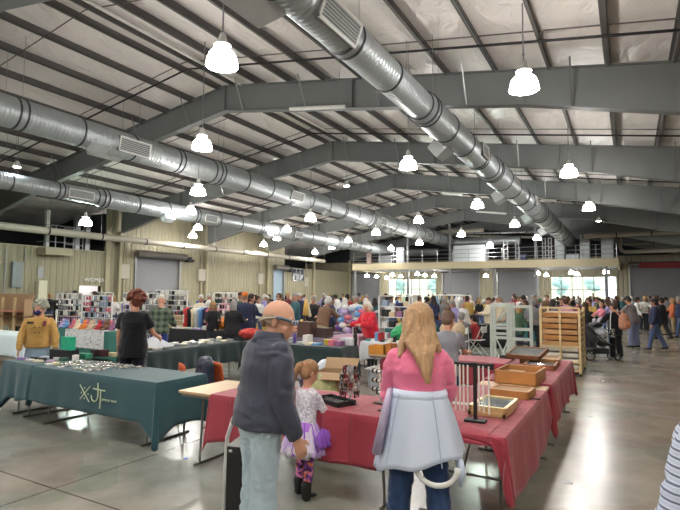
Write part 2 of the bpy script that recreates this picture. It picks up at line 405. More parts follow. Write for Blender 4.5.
# back and side walls
wb_holes = [(XY(388, YB), XY(436, YB), 0, 3.4), (XY(443, YB), XY(479, YB), 0, 4.1), (XY(498, YB), XY(538, YB), 0, 4.1), (XY(551, YB), XY(617, YB), 0, 3.5), (XY(631, YB), XY(680, YB) + 0.6, 0, 4.45), (XY(352, YB), XY(379, YB), 0, 4.1)]
wb_holes = sorted(wb_holes)
wall_with_holes('wall_back', 'y', YB, 0.25, WL - 6, WR, 5.3, wb_holes, M_sidX)
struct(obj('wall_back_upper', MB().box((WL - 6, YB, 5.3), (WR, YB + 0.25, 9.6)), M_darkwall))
struct(obj('wall_right', MB().box((WR, Y0, 0), (WR + 0.25, YB, 6.4)), siding('beige_ribbed_siding_right', (176, 168, 140), 'Y', 0.9)))
struct(obj('wall_front', MB().box((WL - 6, Y0 - 0.25, 0), (WR, Y0, 9.6)), M_sidX))

def roller(name, axis, pos, a0, a1, h, m, n=26):
    mb = MB(); 
    for i in range(n):
        z0 = h * i / n; z1 = h * (i + 1) / n - 0.012
        if axis == 'x': mb.box((pos - 0.16, a0, z0), (pos - 0.13, a1, z1)); mb.box((pos - 0.17, a0, z0), (pos - 0.155, a1, z1 + .012))
        else: mb.box((a0, pos + 0.13, z0), (a1, pos + 0.16, z1)); mb.box((a0, pos + .155, z0), (a1, pos + 0.17, z1 + .012))
    d = struct(obj(name, mb, m))
    if axis == 'x':
        struct(obj('door_drum', MB().cone((pos + 0.28, a0 - 0.15, h + 0.05), (pos + 0.28, a1 + 0.35, h + 0.05), 0.24, seg=14), mat('drum_steel', (112, 108, 104), .5, .5), d, smooth=True))
        struct(obj('door_motor', MB().box((pos + 0.1, a1 + 0.4, h - 0.25), (pos + 0.5, a1 + 0.75, h + 0.1)).cone((pos + .3, a1 + .55, h - .2), (pos + .3, a1 + 1.1, h - .15), .1), M_black, d, bevel=0.01))
        struct(obj('door_rail', MB().box((pos, a0 - 0.1, 0), (pos + 0.08, a0, h)).box((pos, a1, 0), (pos + 0.08, a1 + 0.1, h)), M_steel, d))
    else:
        struct(obj('door_hood', MB().cone((a0 - 0.1, pos - 0.22, h + 0.05), (a1 + 0.1, pos - 0.22, h + 0.05), 0.2, seg=12), mat('drum_steel', (112, 108, 104), .5, .5), d, smooth=True))
        struct(obj('door_rail', MB().box((a0 - 0.1, pos - 0.08, 0), (a0, pos, h)).box((a1, pos - 0.08, 0), (a1 + 0.1, pos, h)), M_steel, d))
    return d
roller('door_1', 'x', WL, R1a, R1b, 4.2, M_roll)
M_blue = mat('translucent_pale_door', (150, 172, 190), 0.4, 0, 0.05)
roller('door_2', 'x', WL, R2a, min(R2b, YC - .1), 4.0, M_blue)
dn = 3
for (a0, a1, z0, z1) in wb_holes:
    if z1 > 4: roller('door_%d' % dn, 'y', YB, a0, a1, z1, M_roll); dn += 1
# glazed entrances
M_glass = bpy.data.materials.new('pale_green_glass'); M_glass.use_nodes = True
nt, b = nodes(M_glass); b.inputs['Roughness'].default_value = 0.02; b.inputs['Alpha'].default_value = 0.18; b.inputs['Base Color'].default_value = lin((150, 200, 200))
wn = 1
for (a0, a1, z0, z1) in wb_holes:
    if z1 < 4:
        fr = MB(); n = 6; wd = (a1 - a0) / n
        for i in range(n + 1): fr.box((a0 + wd * i - 0.04, YB + 0.05, 0), (a0 + wd * i + 0.04, YB + 0.17, z1))
        for z in (0.04, 2.25, z1 - 0.04): fr.box((a0, YB + 0.05, z - 0.04), (a1, YB + 0.17, z + 0.04))
        w = struct(obj('window_%d' % wn, fr, mat('aluminium_frame', (120, 126, 124), .4, .3))); wn += 1
        struct(obj('window_pane', MB().box((a0, YB + 0.1, 0.05), (a1, YB + 0.115, z1 - 0.04)), M_glass, w))
        struct(obj('trim_entrance', MB().box((a0 - 0.12, YB - 0.04, 0), (a0, YB + 0.1, z1 + 0.1)).box((a1, YB - 0.04, 0), (a1 + 0.12, YB + 0.1, z1 + 0.1)).box((a0 - .12, YB - 0.04, z1), (a1 + .12, YB + 0.1, z1 + 0.12)), M_beige))
# what is seen through the glass: pavement, pale hedge and a building across the road
struct(obj('exterior_ground', MB().box((-40, YB + 0.4, -0.3), (20, YB + 40, -0.05)), mat('pale_pavement', (200, 196, 188), 0.8)))
struct(obj('exterior_building', MB().box((-40, YB + 30, -0.05), (-3.2, YB + 34, 5.5)).box((-1.5, YB + 30, -.05), (15, YB + 34, 4.8)), mat('yellow_render', (236, 226, 186), 0.8)))
rb = random.Random(3)
for i, x in enumerate((-27.5, -23, -18, -9, -7.0, -3.6, 0.6)):
    t = MB().cone((x, YB + 14, 0), (x, YB + 14, 2.0), 0.14, 0.1)
    tr = empty('young_tree', 'young tree out in daylight, seen %s' % ['at the edge of the left entrance glass', 'through the middle of the left entrance glass', 'through the end of the left entrance glass', 'beyond the roller door gap', 'through the first panes of the right entrance', 'through the middle panes of the right entrance', 'at the end of the right entrance glass'][i], 'tree', (0, 0, 0), 0, 'trees outside the entrances')
    obj('trunk', t, M_woodd, tr)
    cr = MB()
    for k in range(9): cr.ell((x + rb.uniform(-.5, .5), YB + 14 + rb.uniform(-.5, .5), 2.6 + rb.uniform(-.5, 1.0)), (.5, .5, .45), seg=8, rings=5)
    obj('crown', cr, mat('pale_leaf', (170, 196, 186), .8, bump=.5), tr, smooth='all')
if True:
    struct(obj('trim_fire_banner', MB().box((XY(640, YB - .5), YB - 0.46, 4.12), (WR - 1, YB - 0.42, 4.62)), mat('dark_red_banner', (128, 40, 48), .7)))

# mezzanine
MX0, MX1 = -23.3, -0.7
mz = empty('mezzanine', 'beige-edged mezzanine deck with grey railing spanning the far end of the hall', 'mezzanine')
obj('deck', MB().box((MX0, YM, 4.35), (MX1, YB, 4.5)), mat('grey_deck', (96, 94, 92), .8), mz)
obj('fascia', MB().box((MX0, YM - 0.12, 3.98), (MX1, YM, 4.6)).box((MX1, YM - .12, 3.98), (MX1 + .12, YB, 4.6)).box((MX0 - .12, YM - .12, 3.98), (MX0, YB, 4.6)), mat('tan_fascia', (176, 166, 136), .6), mz, bevel=0.02)
for k in range(16): obj('joist', MB().box((MX0 + 0.2, YM + 0.45 * k + .3, 4.1), (MX1 - .1, YM + 0.45 * k + 0.36, 4.35)), M_steel, mz)
for zz in (0.35, 0.7, 1.07): obj('rail', MB().cone((MX0, YM - 0.05, 4.6 + zz), (MX1, YM - 0.05, 4.6 + zz), 0.028, seg=6), M_steel, mz)
k = 0
x = MX0
while x <= MX1 + 0.01:
    obj('rail_post', MB().cone((x, YM - 0.05, 4.55), (x, YM - 0.05, 5.67), 0.03, seg=6), M_steel, mz); x += (MX1 - MX0) / 16
for px_ in (354, 407, 449.5, 494, 536, 607):
    x = XY(px_, YM); struct(obj('mezzanine_column', MB().box((x - 0.09, YM + .15, 0), (x + 0.09, YM + 0.33, ztop(x) if px_ in (407, 449.5, 536) else 4.35)), M_frame))
# plant and crates up on the deck
M_tarp = mat('white_tarp', (196, 204, 206), 0.6, 0, .06, 3, .4, 4)
def deckbox(p0, p1, ztopx, lab, name='tarped_unit', m=M_tarp, y=YM + 1.2, cat='tarp cover', d=1.6):
    a, c = XY(p0, y), XY(p1, y); mb = MB().box((a, y, 4.5), (c, y + d, ztopx))
    return tag(obj(name, mb, m, bevel=0.06), lab, cat)
deckbox(453.5, 485.5, 6.15, 'wide white wrapped unit on the mezzanine under the big duct end')
deckbox(555.8, 565.5, 6.55, 'narrow white wrapped box on the mezzanine left of the thick duct end')
deckbox(566.5, 580, 5.1, 'low white wrapped box on the mezzanine under the thick duct end')
deckbox(581, 591, 6.6, 'tall white wrapped box on the mezzanine right of the thick duct end', y=YM + .7, d=.9)
deckbox(602.5, 615, 6.4, 'white wrapped box at the right end of the mezzanine')
deckbox(378, 392, 5.4, 'grey equipment cabinet on the mezzanine near its left end', 'equipment_cabinet', mat('mid_grey', (120, 122, 124), .5), cat='cabinet')
deckbox(396, 404, 6.2, 'tall pale panel standing on the mezzanine near its left end', 'standing_panel', mat('pale_grey', (168, 174, 180), .5), cat='panel', d=0.3)
deckbox(366, 371, 5.9, 'pinkish board propped on the mezzanine behind the railing', 'propped_board', mat('pinkish_board', (188, 160, 150), .6), cat='board', d=0.15)
deckbox(521, 527, 5.2, 'small dark blue drum on the mezzanine beside the pipes', 'storage_drum', mat('navy_drum', (40, 46, 84), .5), cat='drum', d=0.5)
st = MB()
for i, (p0, p1) in enumerate(((504, 508), (516, 519), (543, 546), (549, 552))):
    a = XY(p0, YM + 2); c = XY(p1, YM + 2)
    st = MB().box((a, YM + 2, 4.5), (a + .06, YM + 2.06, 6.6)).box((c, YM + 2, 4.5), (c + .06, YM + 2.06, 6.6))
    for z in (4.9, 5.3, 5.7, 6.1, 6.5): st.box((a, YM + 2, z), (c + .06, YM + 2.06, z + .05))
    tag(obj('ladder_unit', st, M_steel), 'grey steel ladder frame standing on the mezzanine, %s' % ['left of the small drum', 'just beside the small drum', 'left of the narrow wrapped box', 'nearest the narrow wrapped box'][i], 'frame', 'ladder frames on the mezzanine')

# ------------------------------------------------------------------ ducts
def ring_band(y, r, x, z): return MB().lathe([(r + 0.012, -0.035), (r + 0.028, -0.02), (r + 0.028, 0.02), (r + 0.012, 0.035)], seg=28)
def duct(label, x, z, segs, grilles, boots=(), endcap=True):
    root = empty('round_air_duct', label, 'duct', (x, 0, z))
    for i, (y0, y1, r) in enumerate(segs):
        sec = MB().loft([((0, y0, 0), (r, 0, 0), (0, 0, r)), ((0, y1, 0), (r, 0, 0), (0, 0, r))], seg=36)
        if i + 1 < len(segs):
            r2 = segs[i + 1][2]; sec.loft([((0, y1, 0), (r, 0, 0), (0, 0, r)), ((0, y1 + 0.25, 0), (r2, 0, 0), (0, 0, r2))], seg=36)
        s_ = obj('duct_section', sec, M_duct, root, smooth=True)
        n = max(1, round((y1 - y0) / 1.9))
        for k in range(n + 1):
            y = y0 + (y1 - y0) * k / n
            for q in ((0, 0.22) if k % 3 == 0 else (0,)):
                if y + q > y1: continue
                bd = MB().loft([((0, y + q - 0.03, 0), (r + .002, 0, 0), (0, 0, r + .002)), ((0, y + q - 0.02, 0), (r + .022, 0, 0), (0, 0, r + .022)), ((0, y + q + 0.02, 0), (r + .022, 0, 0), (0, 0, r + .022)), ((0, y + q + 0.03, 0), (r + .002, 0, 0), (0, 0, r + .002))], seg=32)
                obj('band', bd, mat('dark_duct_band', (58, 60, 62), .5, .3), s_, smooth=True)
        for k in range(0, n + 1, 2):
            y = y0 + (y1 - y0) * k / n
            for sx in (-1, 1):
                zt = zroof(x) - z
                obj('hanger', MB().cone((sx * r * .98, y, 0), (sx * r * 0.98, y, zt - .05), 0.006, seg=5), M_steel, root)
    def rad(y):
        for (y0, y1, r) in segs:
            if y <= y1 + .25: return r
        return segs[-1][2]
    for (y, ang, L, Hh) in grilles:                        # side registers: white frame with louvres, turned by ang around the duct
        r = rad(y); M = Matrix.Rotation(R(ang), 3, 'Y')
        fr = MB(); lv = MB(); bk = MB()
        def P(a, u, v): return (M @ Vector((r + a, 0, v))) + Vector((0, y + u, 0))
        def bar(mb, u0, u1, v0, v1, a0, a1, mi=0):
            vs = [P(a, u, v) for a in (a0, a1) for (u, v) in ((u0, v0), (u1, v0), (u1, v1), (u0, v1))]
            mb.add(vs, [(3, 2, 1, 0), (4, 5, 6, 7), (0, 1, 5, 4), (1, 2, 6, 5), (2, 3, 7, 6), (3, 0, 4, 7)], mi)
        bar(bk, -L / 2, L / 2, -Hh / 2, Hh / 2, -0.12, 0.02)
        for u0, u1, v0, v1 in ((-L / 2, L / 2, -Hh / 2, -Hh / 2 + .04), (-L / 2, L / 2, Hh / 2 - .04, Hh / 2), (-L / 2, -L / 2 + .04, -Hh / 2, Hh / 2), (L / 2 - .04, L / 2, -Hh / 2, Hh / 2)): bar(fr, u0, u1, v0, v1, 0.0, 0.05)
        for k in range(7):
            v = -Hh / 2 + Hh * (k + 1) / 8; bar(lv, -L / 2 + .03, L / 2 - .03, v - .008, v + .008, 0.01, 0.04)
        g = obj('register_box', bk, mat('grille_grey', (110, 112, 112), .5), root); obj('register_frame', fr, M_white, g); obj('louvre', lv, mat('grille_light', (190, 192, 192), .5), g)
    for (y, ang, L, Hh, dep) in boots:                     # plain sheet-metal boots on the side
        r = rad(y); M = Matrix.Rotation(R(ang), 3, 'Y'); bx = MB()
        vs = [(M @ Vector((a, 0, v * s))) + Vector((0, y + u * s, 0)) for a, s in ((r * .5, 1), (r + dep, .85)) for (u, v) in ((-L / 2, -Hh / 2), (L / 2, -Hh / 2), (L / 2, Hh / 2), (-L / 2, Hh / 2))]
        bx.add(vs, [(3, 2, 1, 0), (4, 5, 6, 7), (0, 1, 5, 4), (1, 2, 6, 5), (2, 3, 7, 6), (3, 0, 4, 7)])
        obj('outlet_boot', bx, mat('sheet_metal', (176, 180, 180), .4, .2), root)
    return root
AX, AZ = -15.0, 6.8
# (angle 0 = towards +x, positive angle turns downwards)
DA = duct('long silver spiral duct nearest on the left, white register in front of the first frame', AX, AZ,
     [(-4, 15.5, .45), (15.75, 30, .50), (30.25, 47.5, .58)], [(11.45, 12, 1.25, .5), (21.25, 14, 1.1, .48), (31.6, 12, 1.0, .5), (41, 12, 1.0, .5)],
     [(10.9, 150, 1.4, .45, .2), (10.2, 60, .7, .35, .1), (24.5, 60, .6, .4, .2), (33, 60, .6, .4, .2)])
DB = duct('lower silver spiral duct closest to the left wall', -21.0, 6.05,
     [(-4, 14.5, .34), (14.75, 30, .42), (30.25, 50, .5)], [(13.6, 10, 1.2, .38), (21.5, 12, 1.0, .42), (30.3, 12, 1.0, .42), (38.8, 12, 1.0, .4)], [(18.5, 60, .7, .4, .25), (27, 60, .7, .4, .25)])
duct('thick silver spiral duct overhead to the right, running down to the mezzanine', -4.3, 6.38,
     [(-4, 11.5, .345), (11.75, 18.5, .40), (18.75, 30, .47), (30.25, 47, .55)], [(7.0, 22, 1.2, .42), (16.4, -2, .8, .42), (26.3, 0, .7, .42), (36.9, 0, .8, .42)],
     [(4.9, 152, 2.6, .42, .4), (14.3, 140, .7, .5, .35), (22.8, 150, .8, .5, .4), (30, 150, .8, .5, .4), (36.5, 150, .8, .5, .4)])
# elbows and cross runs over the mezzanine
e1 = None
obj('duct_elbow', MB().tube([(0, 47.4, -.05), (.1, 48.2, -.05), (.8, 48.7, -.05), (2, 48.8, -.05), (6.5, 48.8, -.05)], .42, seg=20), M_duct, DA, smooth=True)
obj('duct_elbow', MB().tube([(0, 49.9, 0), (.2, 50.4, .02), (1.5, 50.6, .02), (4, 50.6, .02)], .4, seg=18), M_duct, DB, smooth=True)
e2 = empty('cross_duct', 'pale horizontal duct crossing high behind the left half of the mezzanine', 'duct', (0, 0, 0))
obj('duct_section', MB().tube([(-15.2, 46.5, 7.6), (-11.3, 46.5, 7.6)], .2, seg=14), M_pipe, e2, smooth=True)
def pipe(label, pts, r, m=M_pipe, name='ceiling_pipe', cl=2.2):
    p = empty(name, label, 'pipe'); obj('pipe_run', MB().tube(pts, r, seg=14), m, p, smooth=True)
    pts = [Vector(q) for q in pts]
    a, b = pts[0], pts[-1]; n = max(2, int((b - a).length / cl))
    for k in range(n + 1):
        q = a.lerp(b, k / n)
        if (b - a).length > 3 and len(pts) == 2:
            d = (b - a).normalized()
            obj('clamp', MB().cone(q - d * .04, q + d * .04, r + .02, seg=14), M_black, p)
            obj('hanger', MB().cone(q + Vector((0, 0, r)), (q.x, q.y, zroof(q.x) - .05), .008, seg=5), M_steel, p)
    return p
def PP(px, py, y):                            # point on plane Y=y
    d = ray(px, py); return CPOS + d * (y / d.y)
pipe('long cream pipe hung high along the left wall', [(-26.4, -3, 4.92), (-26.4, 43.5, 4.92)], 0.19, cl=3.0)
pipe('cream pipe running right from the thick duct end', [PP(583, 236.5, 43.0), PP(583, 236.5, 43.0) + Vector((9, 0, 0.05))], 0.17)
pipe('lower cream pipe with an elbow over the right roller door', [PP(620, 237, 48), PP(620, 247, 48), PP(621.5, 250.5, 48), PP(625, 252, 48), PP(625, 252, 48) + Vector((7, 0, 0.05))], 0.16)
pipe('thin cream pipe above the lower elbowed pipe', [PP(622, 244.5, 50), PP(622, 244.5, 50) + Vector((7, 0, 0.05))], 0.08)
pipe('thin grey pipe crossing behind the hanging lamps over the mezzanine', [PP(405, 235, 47), PP(555, 231.5, 47)], 0.09, M_steel)
pipe('second cream pipe high over the mezzanine', [PP(455, 236, 49), PP(540, 237.5, 49)], 0.12)
cnd = MB().cone((WL + 1.0, 14, 4.35), (WL + 1.0, 43, 4.35), .02)

# ------------------------------------------------------------------ hanging dome lamps
LAMPS = []
E_dome = emis('lit_acrylic_dome', (255, 250, 243), 30.0)
E_cool = emis('lit_cool_dome', (232, 255, 238), 36.0)
E_bulb = emis('bright_bulb', (255, 252, 245), 40.0)
def lamp_protos():
    r0 = .28
    dome = MB().lathe([(.09, .30), (.14, .29), (.19, .262), (.23, .215), (.258, .15), (.272, .08), (.278, .02), (.29, 0.0), (.28, .0), (.268, .02), (.262, .08), (.248, .15), (.22, .205), (.18, .25), (.09, .285)], seg=28)
    cap = MB().lathe([(.02, .62), (.05, .60), (.075, .52), (.085, .42), (.15, .40), (.155, .375), (.11, .36), (.09, .30), (.1, .295)], seg=20)
    hk = MB().cone((0, 0, .6), (0, 0, .72), .012).tube([(0, 0, .7), (.03, 0, .73), (0, 0, .76), (-.03, 0, .73), (0, 0, .7)], .008, seg=5)
    bulb = MB().ell((0, 0, .16), (.05, .05, .1), seg=10, rings=6).cone((0, 0, .24), (0, 0, .32), .02)
    rod = MB().cone((0, 0, 0), (0, 0, 1), .014, seg=6)
    return [(n, mb.mesh(n, m, True)) for n, mb, m in (('dome', dome, E_dome), ('ballast_housing', cap, M_white), ('hook', hk, M_steel), ('bulb', bulb, E_bulb))], rod.mesh('rod', M_steel)
LP, RODM = lamp_protos()
cool_dome = LP[0][1].copy(); cool_dome.materials[0] = E_cool
LIGHT = bpy.data.lights.new('high_bay', 'POINT'); LIGHT.energy = 125; LIGHT.shadow_soft_size = 0.16; LIGHT.color = (1.0, 0.975, 0.95); LIGHT.specular_factor = 0.35
LIGHTC = LIGHT.copy(); LIGHTC.color = (0.88, 1.0, 0.93)
def lamp(x, y, z, label, group='hanging dome lamps', top=None, cool=False, light=True):
    r = empty('hanging_dome_lamp', label, 'lamp', (x, y, z), 0, group)
    for n, me in LP:
        o = bpy.data.objects.new(n, cool_dome if (cool and n == 'dome') else me); link(o, r)
    zt = (top if top else zroof(x) - 0.1) - z
    o = bpy.data.objects.new('rod', RODM); link(o, r); o.location = (0, 0, .74); o.scale = (1, 1, zt - .74)
    if light:
        l = bpy.data.objects.new('lamp_light', LIGHTC if cool else LIGHT); link(l); l.location = (x, y, z - .06)
HZ = 5.85
lamp_list = [(222, 66, 'big bright dome lamp hanging nearest, above the green table side', 0), (524, 90, 'big warm dome lamp in front of the first frame, top right', 0),
 (202, 149, 'warm dome lamp hanging right beside the near left duct, below the first frame', 0), (408.2, 168.5, 'bright white dome lamp below the second frame, mid hall', 0),
 (569, 176, 'warm dome lamp on a long rod in front of the second frame, right side', 0), (198, 194.5, 'dome lamp just under the long left duct, upper of a close pair', 0),
 (190.5, 213.5, 'dome lamp just under the long left duct, lower of a close pair', 0), (198, 229.5, 'dome lamp half hidden by the lower left duct', 0),
 (192.7, 237.5, 'small dome lamp below the lower left duct over the first roller door', 0), (310.4, 220.6, 'dome lamp in front of the near left duct, right of its third register', 0),
 (287, 231.2, 'dome lamp overlapping the lower left duct past its second register', 0), (277, 240, 'dome lamp tucked under the lower left duct, cut off by it', 0),
 (263.6, 246.2, 'small dome lamp over the left wall between the two roller doors', 0), (314.8, 253.6, 'small dome lamp low beside the far left roller door', 0),
 (331.7, 248.5, 'small dome lamp just above the end of the cream wall pipe', 0), (348.3, 241.8, 'dome lamp between the two left ducts near the mezzanine corner', 0),
 (376, 234.6, 'dome lamp directly below the near left duct, mid length', 0), (391, 249.5, 'small dome lamp over the left end of the mezzanine railing', 0),
 (418.5, 222.6, 'dome lamp hanging before the dark end of the hall, left of the mezzanine stack', 0), (419.3, 244.5, 'dome lamp under the near left duct just above the railing', 0),
 (461.4, 236.2, 'dome lamp on a straight rod above the duct elbow', 0), (490, 246.2, 'small warm dome lamp in front of the cross duct', 0),
 (477.4, 207.6, 'greenish-white dome lamp left of the thick duct', 1), (514.7, 226.5, 'pinkish-white dome lamp below the thick duct', 0),
 (537.2, 239.7, 'small dome lamp under the thick duct near the mezzanine', 0), (589, 210, 'warm dome lamp right of the thick duct, third along its row', 0)]
for (px_, py_, lab, cool) in lamp_list:
    p = W(px_, py_, HZ)
    if p.x < -26.2:
        d = ray(px_, py_); p = CPOS + d * (-25.6 / d.x)
    for xc, rr_ in ((AX, .6), (-21.0, .5), (-4.3, .6)):
        if abs(p.x - xc) < rr_ + .34:
            d = ray(px_, py_); behind = 'half hidden' in lab or 'cut off' in lab or 'under the thick' in lab
            p = CPOS + d * ((xc + (rr_ + .4) * (-1 if behind else 1)) / d.x)
    lamp(p.x, p.y, p.z, lab, cool=bool(cool)); LAMPS.append(p)
p = CPOS + ray(85.5, 225) * 24.5; lamp(p.x, p.y, p.z, 'dome lamp hanging alone far left over the restroom balcony', cool=True)
# unseen lamp rows round the camera, added for fill, keep the same spacing
k = 0
for x in (-1.65, -6.4, -11.0, -15.8, -20.5, 3.6):
    for y in (2.3, -5.5):
        k += 1
        if abs(x + 6.4) < .1 and y > 0: continue
        o = lamp(x, y, HZ, 'unseen dome lamp added as fill light behind the viewer', 'added fill lamps behind the viewer')
mez_l = [(367, 276.8, 'leftmost'), (376.5, 277.5, 'second from the left'), (386.7, 278.6, 'lowest of the left cluster'), (392.3, 276, 'brightest of the left cluster'), (400.6, 277.2, 'just over the left edge of the entrance glass'),
         (417.4, 275.2, 'over the middle of the left entrance glass'), (424.8, 276.4, 'right of the middle of the left entrance glass'), (434.4, 277.2, 'at the right edge of the left entrance glass'), (486, 276.8, 'alone beside the mezzanine column'),
         (537.6, 274.6, 'first left of the right entrance'), (546.2, 276.2, 'second left of the right entrance'), (571.5, 274, 'over the right entrance glass, left'), (577, 275.4, 'over the right entrance glass, middle'), (606, 273.5, 'at the mezzanine right corner')]
LIGHT2 = LIGHT.copy(); LIGHT2.energy = 55
for i, (px_, py_, lab) in enumerate(mez_l):
    z = 3.45; p = W(px_, py_, z); 
    if not (YM + .5 < p.y < YB - .6):
        yy = YM + 1.2 if p.y < YM + .5 else YB - 1.2
        d = ray(px_, py_); p = CPOS + d * (yy / d.y)
    r = empty('low_dome_lamp', 'small dome lamp under the mezzanine, ' + lab, 'lamp', p, 0, 'lamps under the mezzanine')
    for n, me in LP: o = bpy.data.objects.new(n, me); link(o, r)
    r.scale = (.8,) * 3
    if i % 3 == 0:
        l = bpy.data.objects.new('lamp_light', LIGHT2); link(l); l.location = (p.x, p.y, p.z - .1)
# small floodlights on stems high up
E_flood = emis('flood_lens', (240, 250, 255), 60.0)
for px_, py_, dep, lab in ((17, 167, 20, 'small glaring floodlight high up at the far left edge'), (346.7, 186, 24, 'small glaring floodlight against the third frame'), (598.5, 221, 30, 'small glaring floodlight right of the thick duct end')):
    p = CPOS + ray(px_, py_) * dep
    r = empty('floodlight', lab, 'floodlight', p)
    obj('housing', MB().lathe([(.03, .25), (.08, .22), (.13, .06), (.15, 0), (.14, 0)], seg=16, cap=True), M_white, r, smooth=True)
    obj('lens', MB().lathe([(.13, -.005), (.12, -.02), (.001, -.03)], seg=16, cap=True), E_flood, r)
    obj('stem', MB().cone((0, 0, .24), (0, 0, zroof(p.x) - p.z - .1), .01, seg=6), M_steel, r)
# two slim fluorescent battens seen below the frames
for i, (a, b_, y, lab) in enumerate((((442, 192.7), (462, 195), 24.4, 'slim white batten light below the third frame, left of the greenish lamp'), ((476, 211.5), (506, 213.7), 29.5, 'slim white batten light hanging beyond the greenish lamp'), ((542, 199.5), (556, 201), 24.6, 'slim white batten light right of the thick duct'), ((290, 109), (345, 106.5), 13.3, 'long white batten light along the underside of the first frame'))):
    p = PP(a[0], a[1], y); q = PP(b_[0], b_[1], y); r = empty('batten_light', lab, 'light fitting')
    obj('channel', MB().tube([p, q], .06, seg=6), M_white, r)
    for t in (.1, .9):
        c = p.lerp(q, t); obj('hanger', MB().cone(c, (c.x, c.y, zroof(c.x)), .006, seg=4), M_steel, r)

# ------------------------------------------------------------------ left wall fittings
bal = empty('balcony', 'small steel balcony with railing above the restroom wall', 'balcony')
b0, b1, b2 = XY(34, 1) , 0, 0
def onwall(px): d = ray(px, 290); return d.y * (WL / d.x)
ya, yb_, yc = onwall(34), onwall(62), onwall(80.5)
obj('platform', MB().box((WL, ya, 3.75), (WL + 0.9, yb_, 4.1)), M_beige, bal)
for z in (4.45, 4.9, 5.35):
    obj('rail', MB().tube([(WL, ya, z), (WL + .88, ya, z), (WL + .88, yb_, z), (WL, yb_, z)], .03, seg=6), M_steel, bal)
    obj('rail', MB().tube([(WL, yb_, z), (WL, yc, z)], .03, seg=6), M_steel, bal)
for (x, y) in [(WL + .88, ya + (yb_ - ya) * t) for t in (0, .33, .66, 1)] + [(WL, yb_ + (yc - yb_) * t) for t in (0, .5, 1)]:
    obj('rail_post', MB().cone((x, y, 4.0 if x > WL + .1 else 4.17), (x, y, 5.38), .035, seg=6), M_steel, bal)
for i, (px_, w) in enumerate(((52.5, .2), (82, .28), (92, .3))):
    y = onwall(px_); struct(obj('loft_post', MB().box((WL - .9, y - w / 2, 4.1), (WL - .9 + w, y + w / 2, 6.4)), M_steel if i else M_white))
ep = empty('electrical_panel', 'grey electrical panel on the left wall under the pipe', 'electrical panel')
y0_, y1_ = onwall(9.5), onwall(20); obj('cabinet_box', MB().box((WL + .002, y0_, 1.95), (WL + .2, y1_, 3.3)), mat('panel_grey', (126, 132, 134), .5), ep, bevel=.02)
obj('conduit', MB().cone((WL + .06, y0_ - .3, 0), (WL + .06, y0_ - .3, 3.9), .03).cone((WL + .06, y1_ + .15, 3.3), (WL + .06, y1_ + .15, 4.0), .03), M_steel, ep)
dc = empty('wall_locker', 'tall cream metal locker fixed to the left wall', 'locker')
y0_, y1_ = onwall(35.5), onwall(44); obj('cabinet_box', MB().box((WL, y0_, .6), (WL + .3, y1_, 2.35)), mat('cream_metal', (206, 200, 176), .5), dc, bevel=.02)
obj('cabinet_vent', MB().box((WL, y0_ + .05, 2.5), (WL + .05, y1_ - .1, 3.1)), M_steel, dc)
def text(s, size, m, parent=None, M=None, ext=.01, name='lettering'):
    cu = bpy.data.curves.new('t', 'FONT'); cu.body = s; cu.size = size; cu.extrude = ext; cu.align_x = 'CENTER'; cu.align_y = 'CENTER'; cu.space_character = 1.15
    o = bpy.data.objects.new('t', cu); COL.objects.link(o); dg = bpy.context.evaluated_depsgraph_get(); me = bpy.data.meshes.new_from_object(o.evaluated_get(dg)); bpy.data.objects.remove(o)
    me.materials.clear(); me.materials.append(m); q = bpy.data.objects.new(name, me); link(q, parent)
    if M is not None: q.matrix_world = M if parent is None else M
    return q
yw = (onwall(85) + onwall(103)) / 2
tx = text('WOMEN', .33, M_white, None, Matrix.Translation((WL + .03, yw, 2.45)) @ Matrix.Rotation(R(90), 4, 'Z') @ Matrix.Rotation(R(90), 4, 'X'), .02, 'restroom_sign')
tag(tx, 'white WOMEN lettering on the left wall above the restroom doorway', 'sign')
for i, (px_, z0_, z1_) in enumerate(((122, 1.2, 2.6), (200, 1.2, 2.6), (259, 1.2, 2.5), (305, 1.3, 2.4))):
    y = onwall(px_); q = empty('wall_box', ['cream junction box beside the first roller door', 'cream junction box between the roller doors, nearer', 'cream junction box left of the far roller door', 'cream junction box right of the far roller door'][i], 'junction box')
    obj('enclosure', MB().box((WL, y - .35, z1_), (WL + .2, y + .35, z1_ + .9)), M_pipe, q, bevel=.02); obj('conduit', MB().cone((WL + .1, y, 0), (WL + .1, y, z1_), .06).cone((WL + .1, y, z1_ + .9), (WL + .1, y, 5), .04), M_beige, q)
bw = empty('wall_hatch', 'small barred window high on the far left wall', 'hatch'); y = YC + 2.2
obj('hatch_panel', MB().box((WL, y - 1.0, 2.9), (WL + .05, y + 1.0, 4.1)), mat('dark_glass', (40, 48, 56), .2), bw)
hb = MB()
for k in range(4): hb.box((WL + .04, y - 1 + .64 * k, 2.9), (WL + .1, y - .93 + .64 * k, 4.1))
for z in (2.9, 3.45, 4.03): hb.box((WL + .04, y - 1, z), (WL + .1, y + 1, z + .07))
obj('hatch_frame', hb, M_steel, bw)
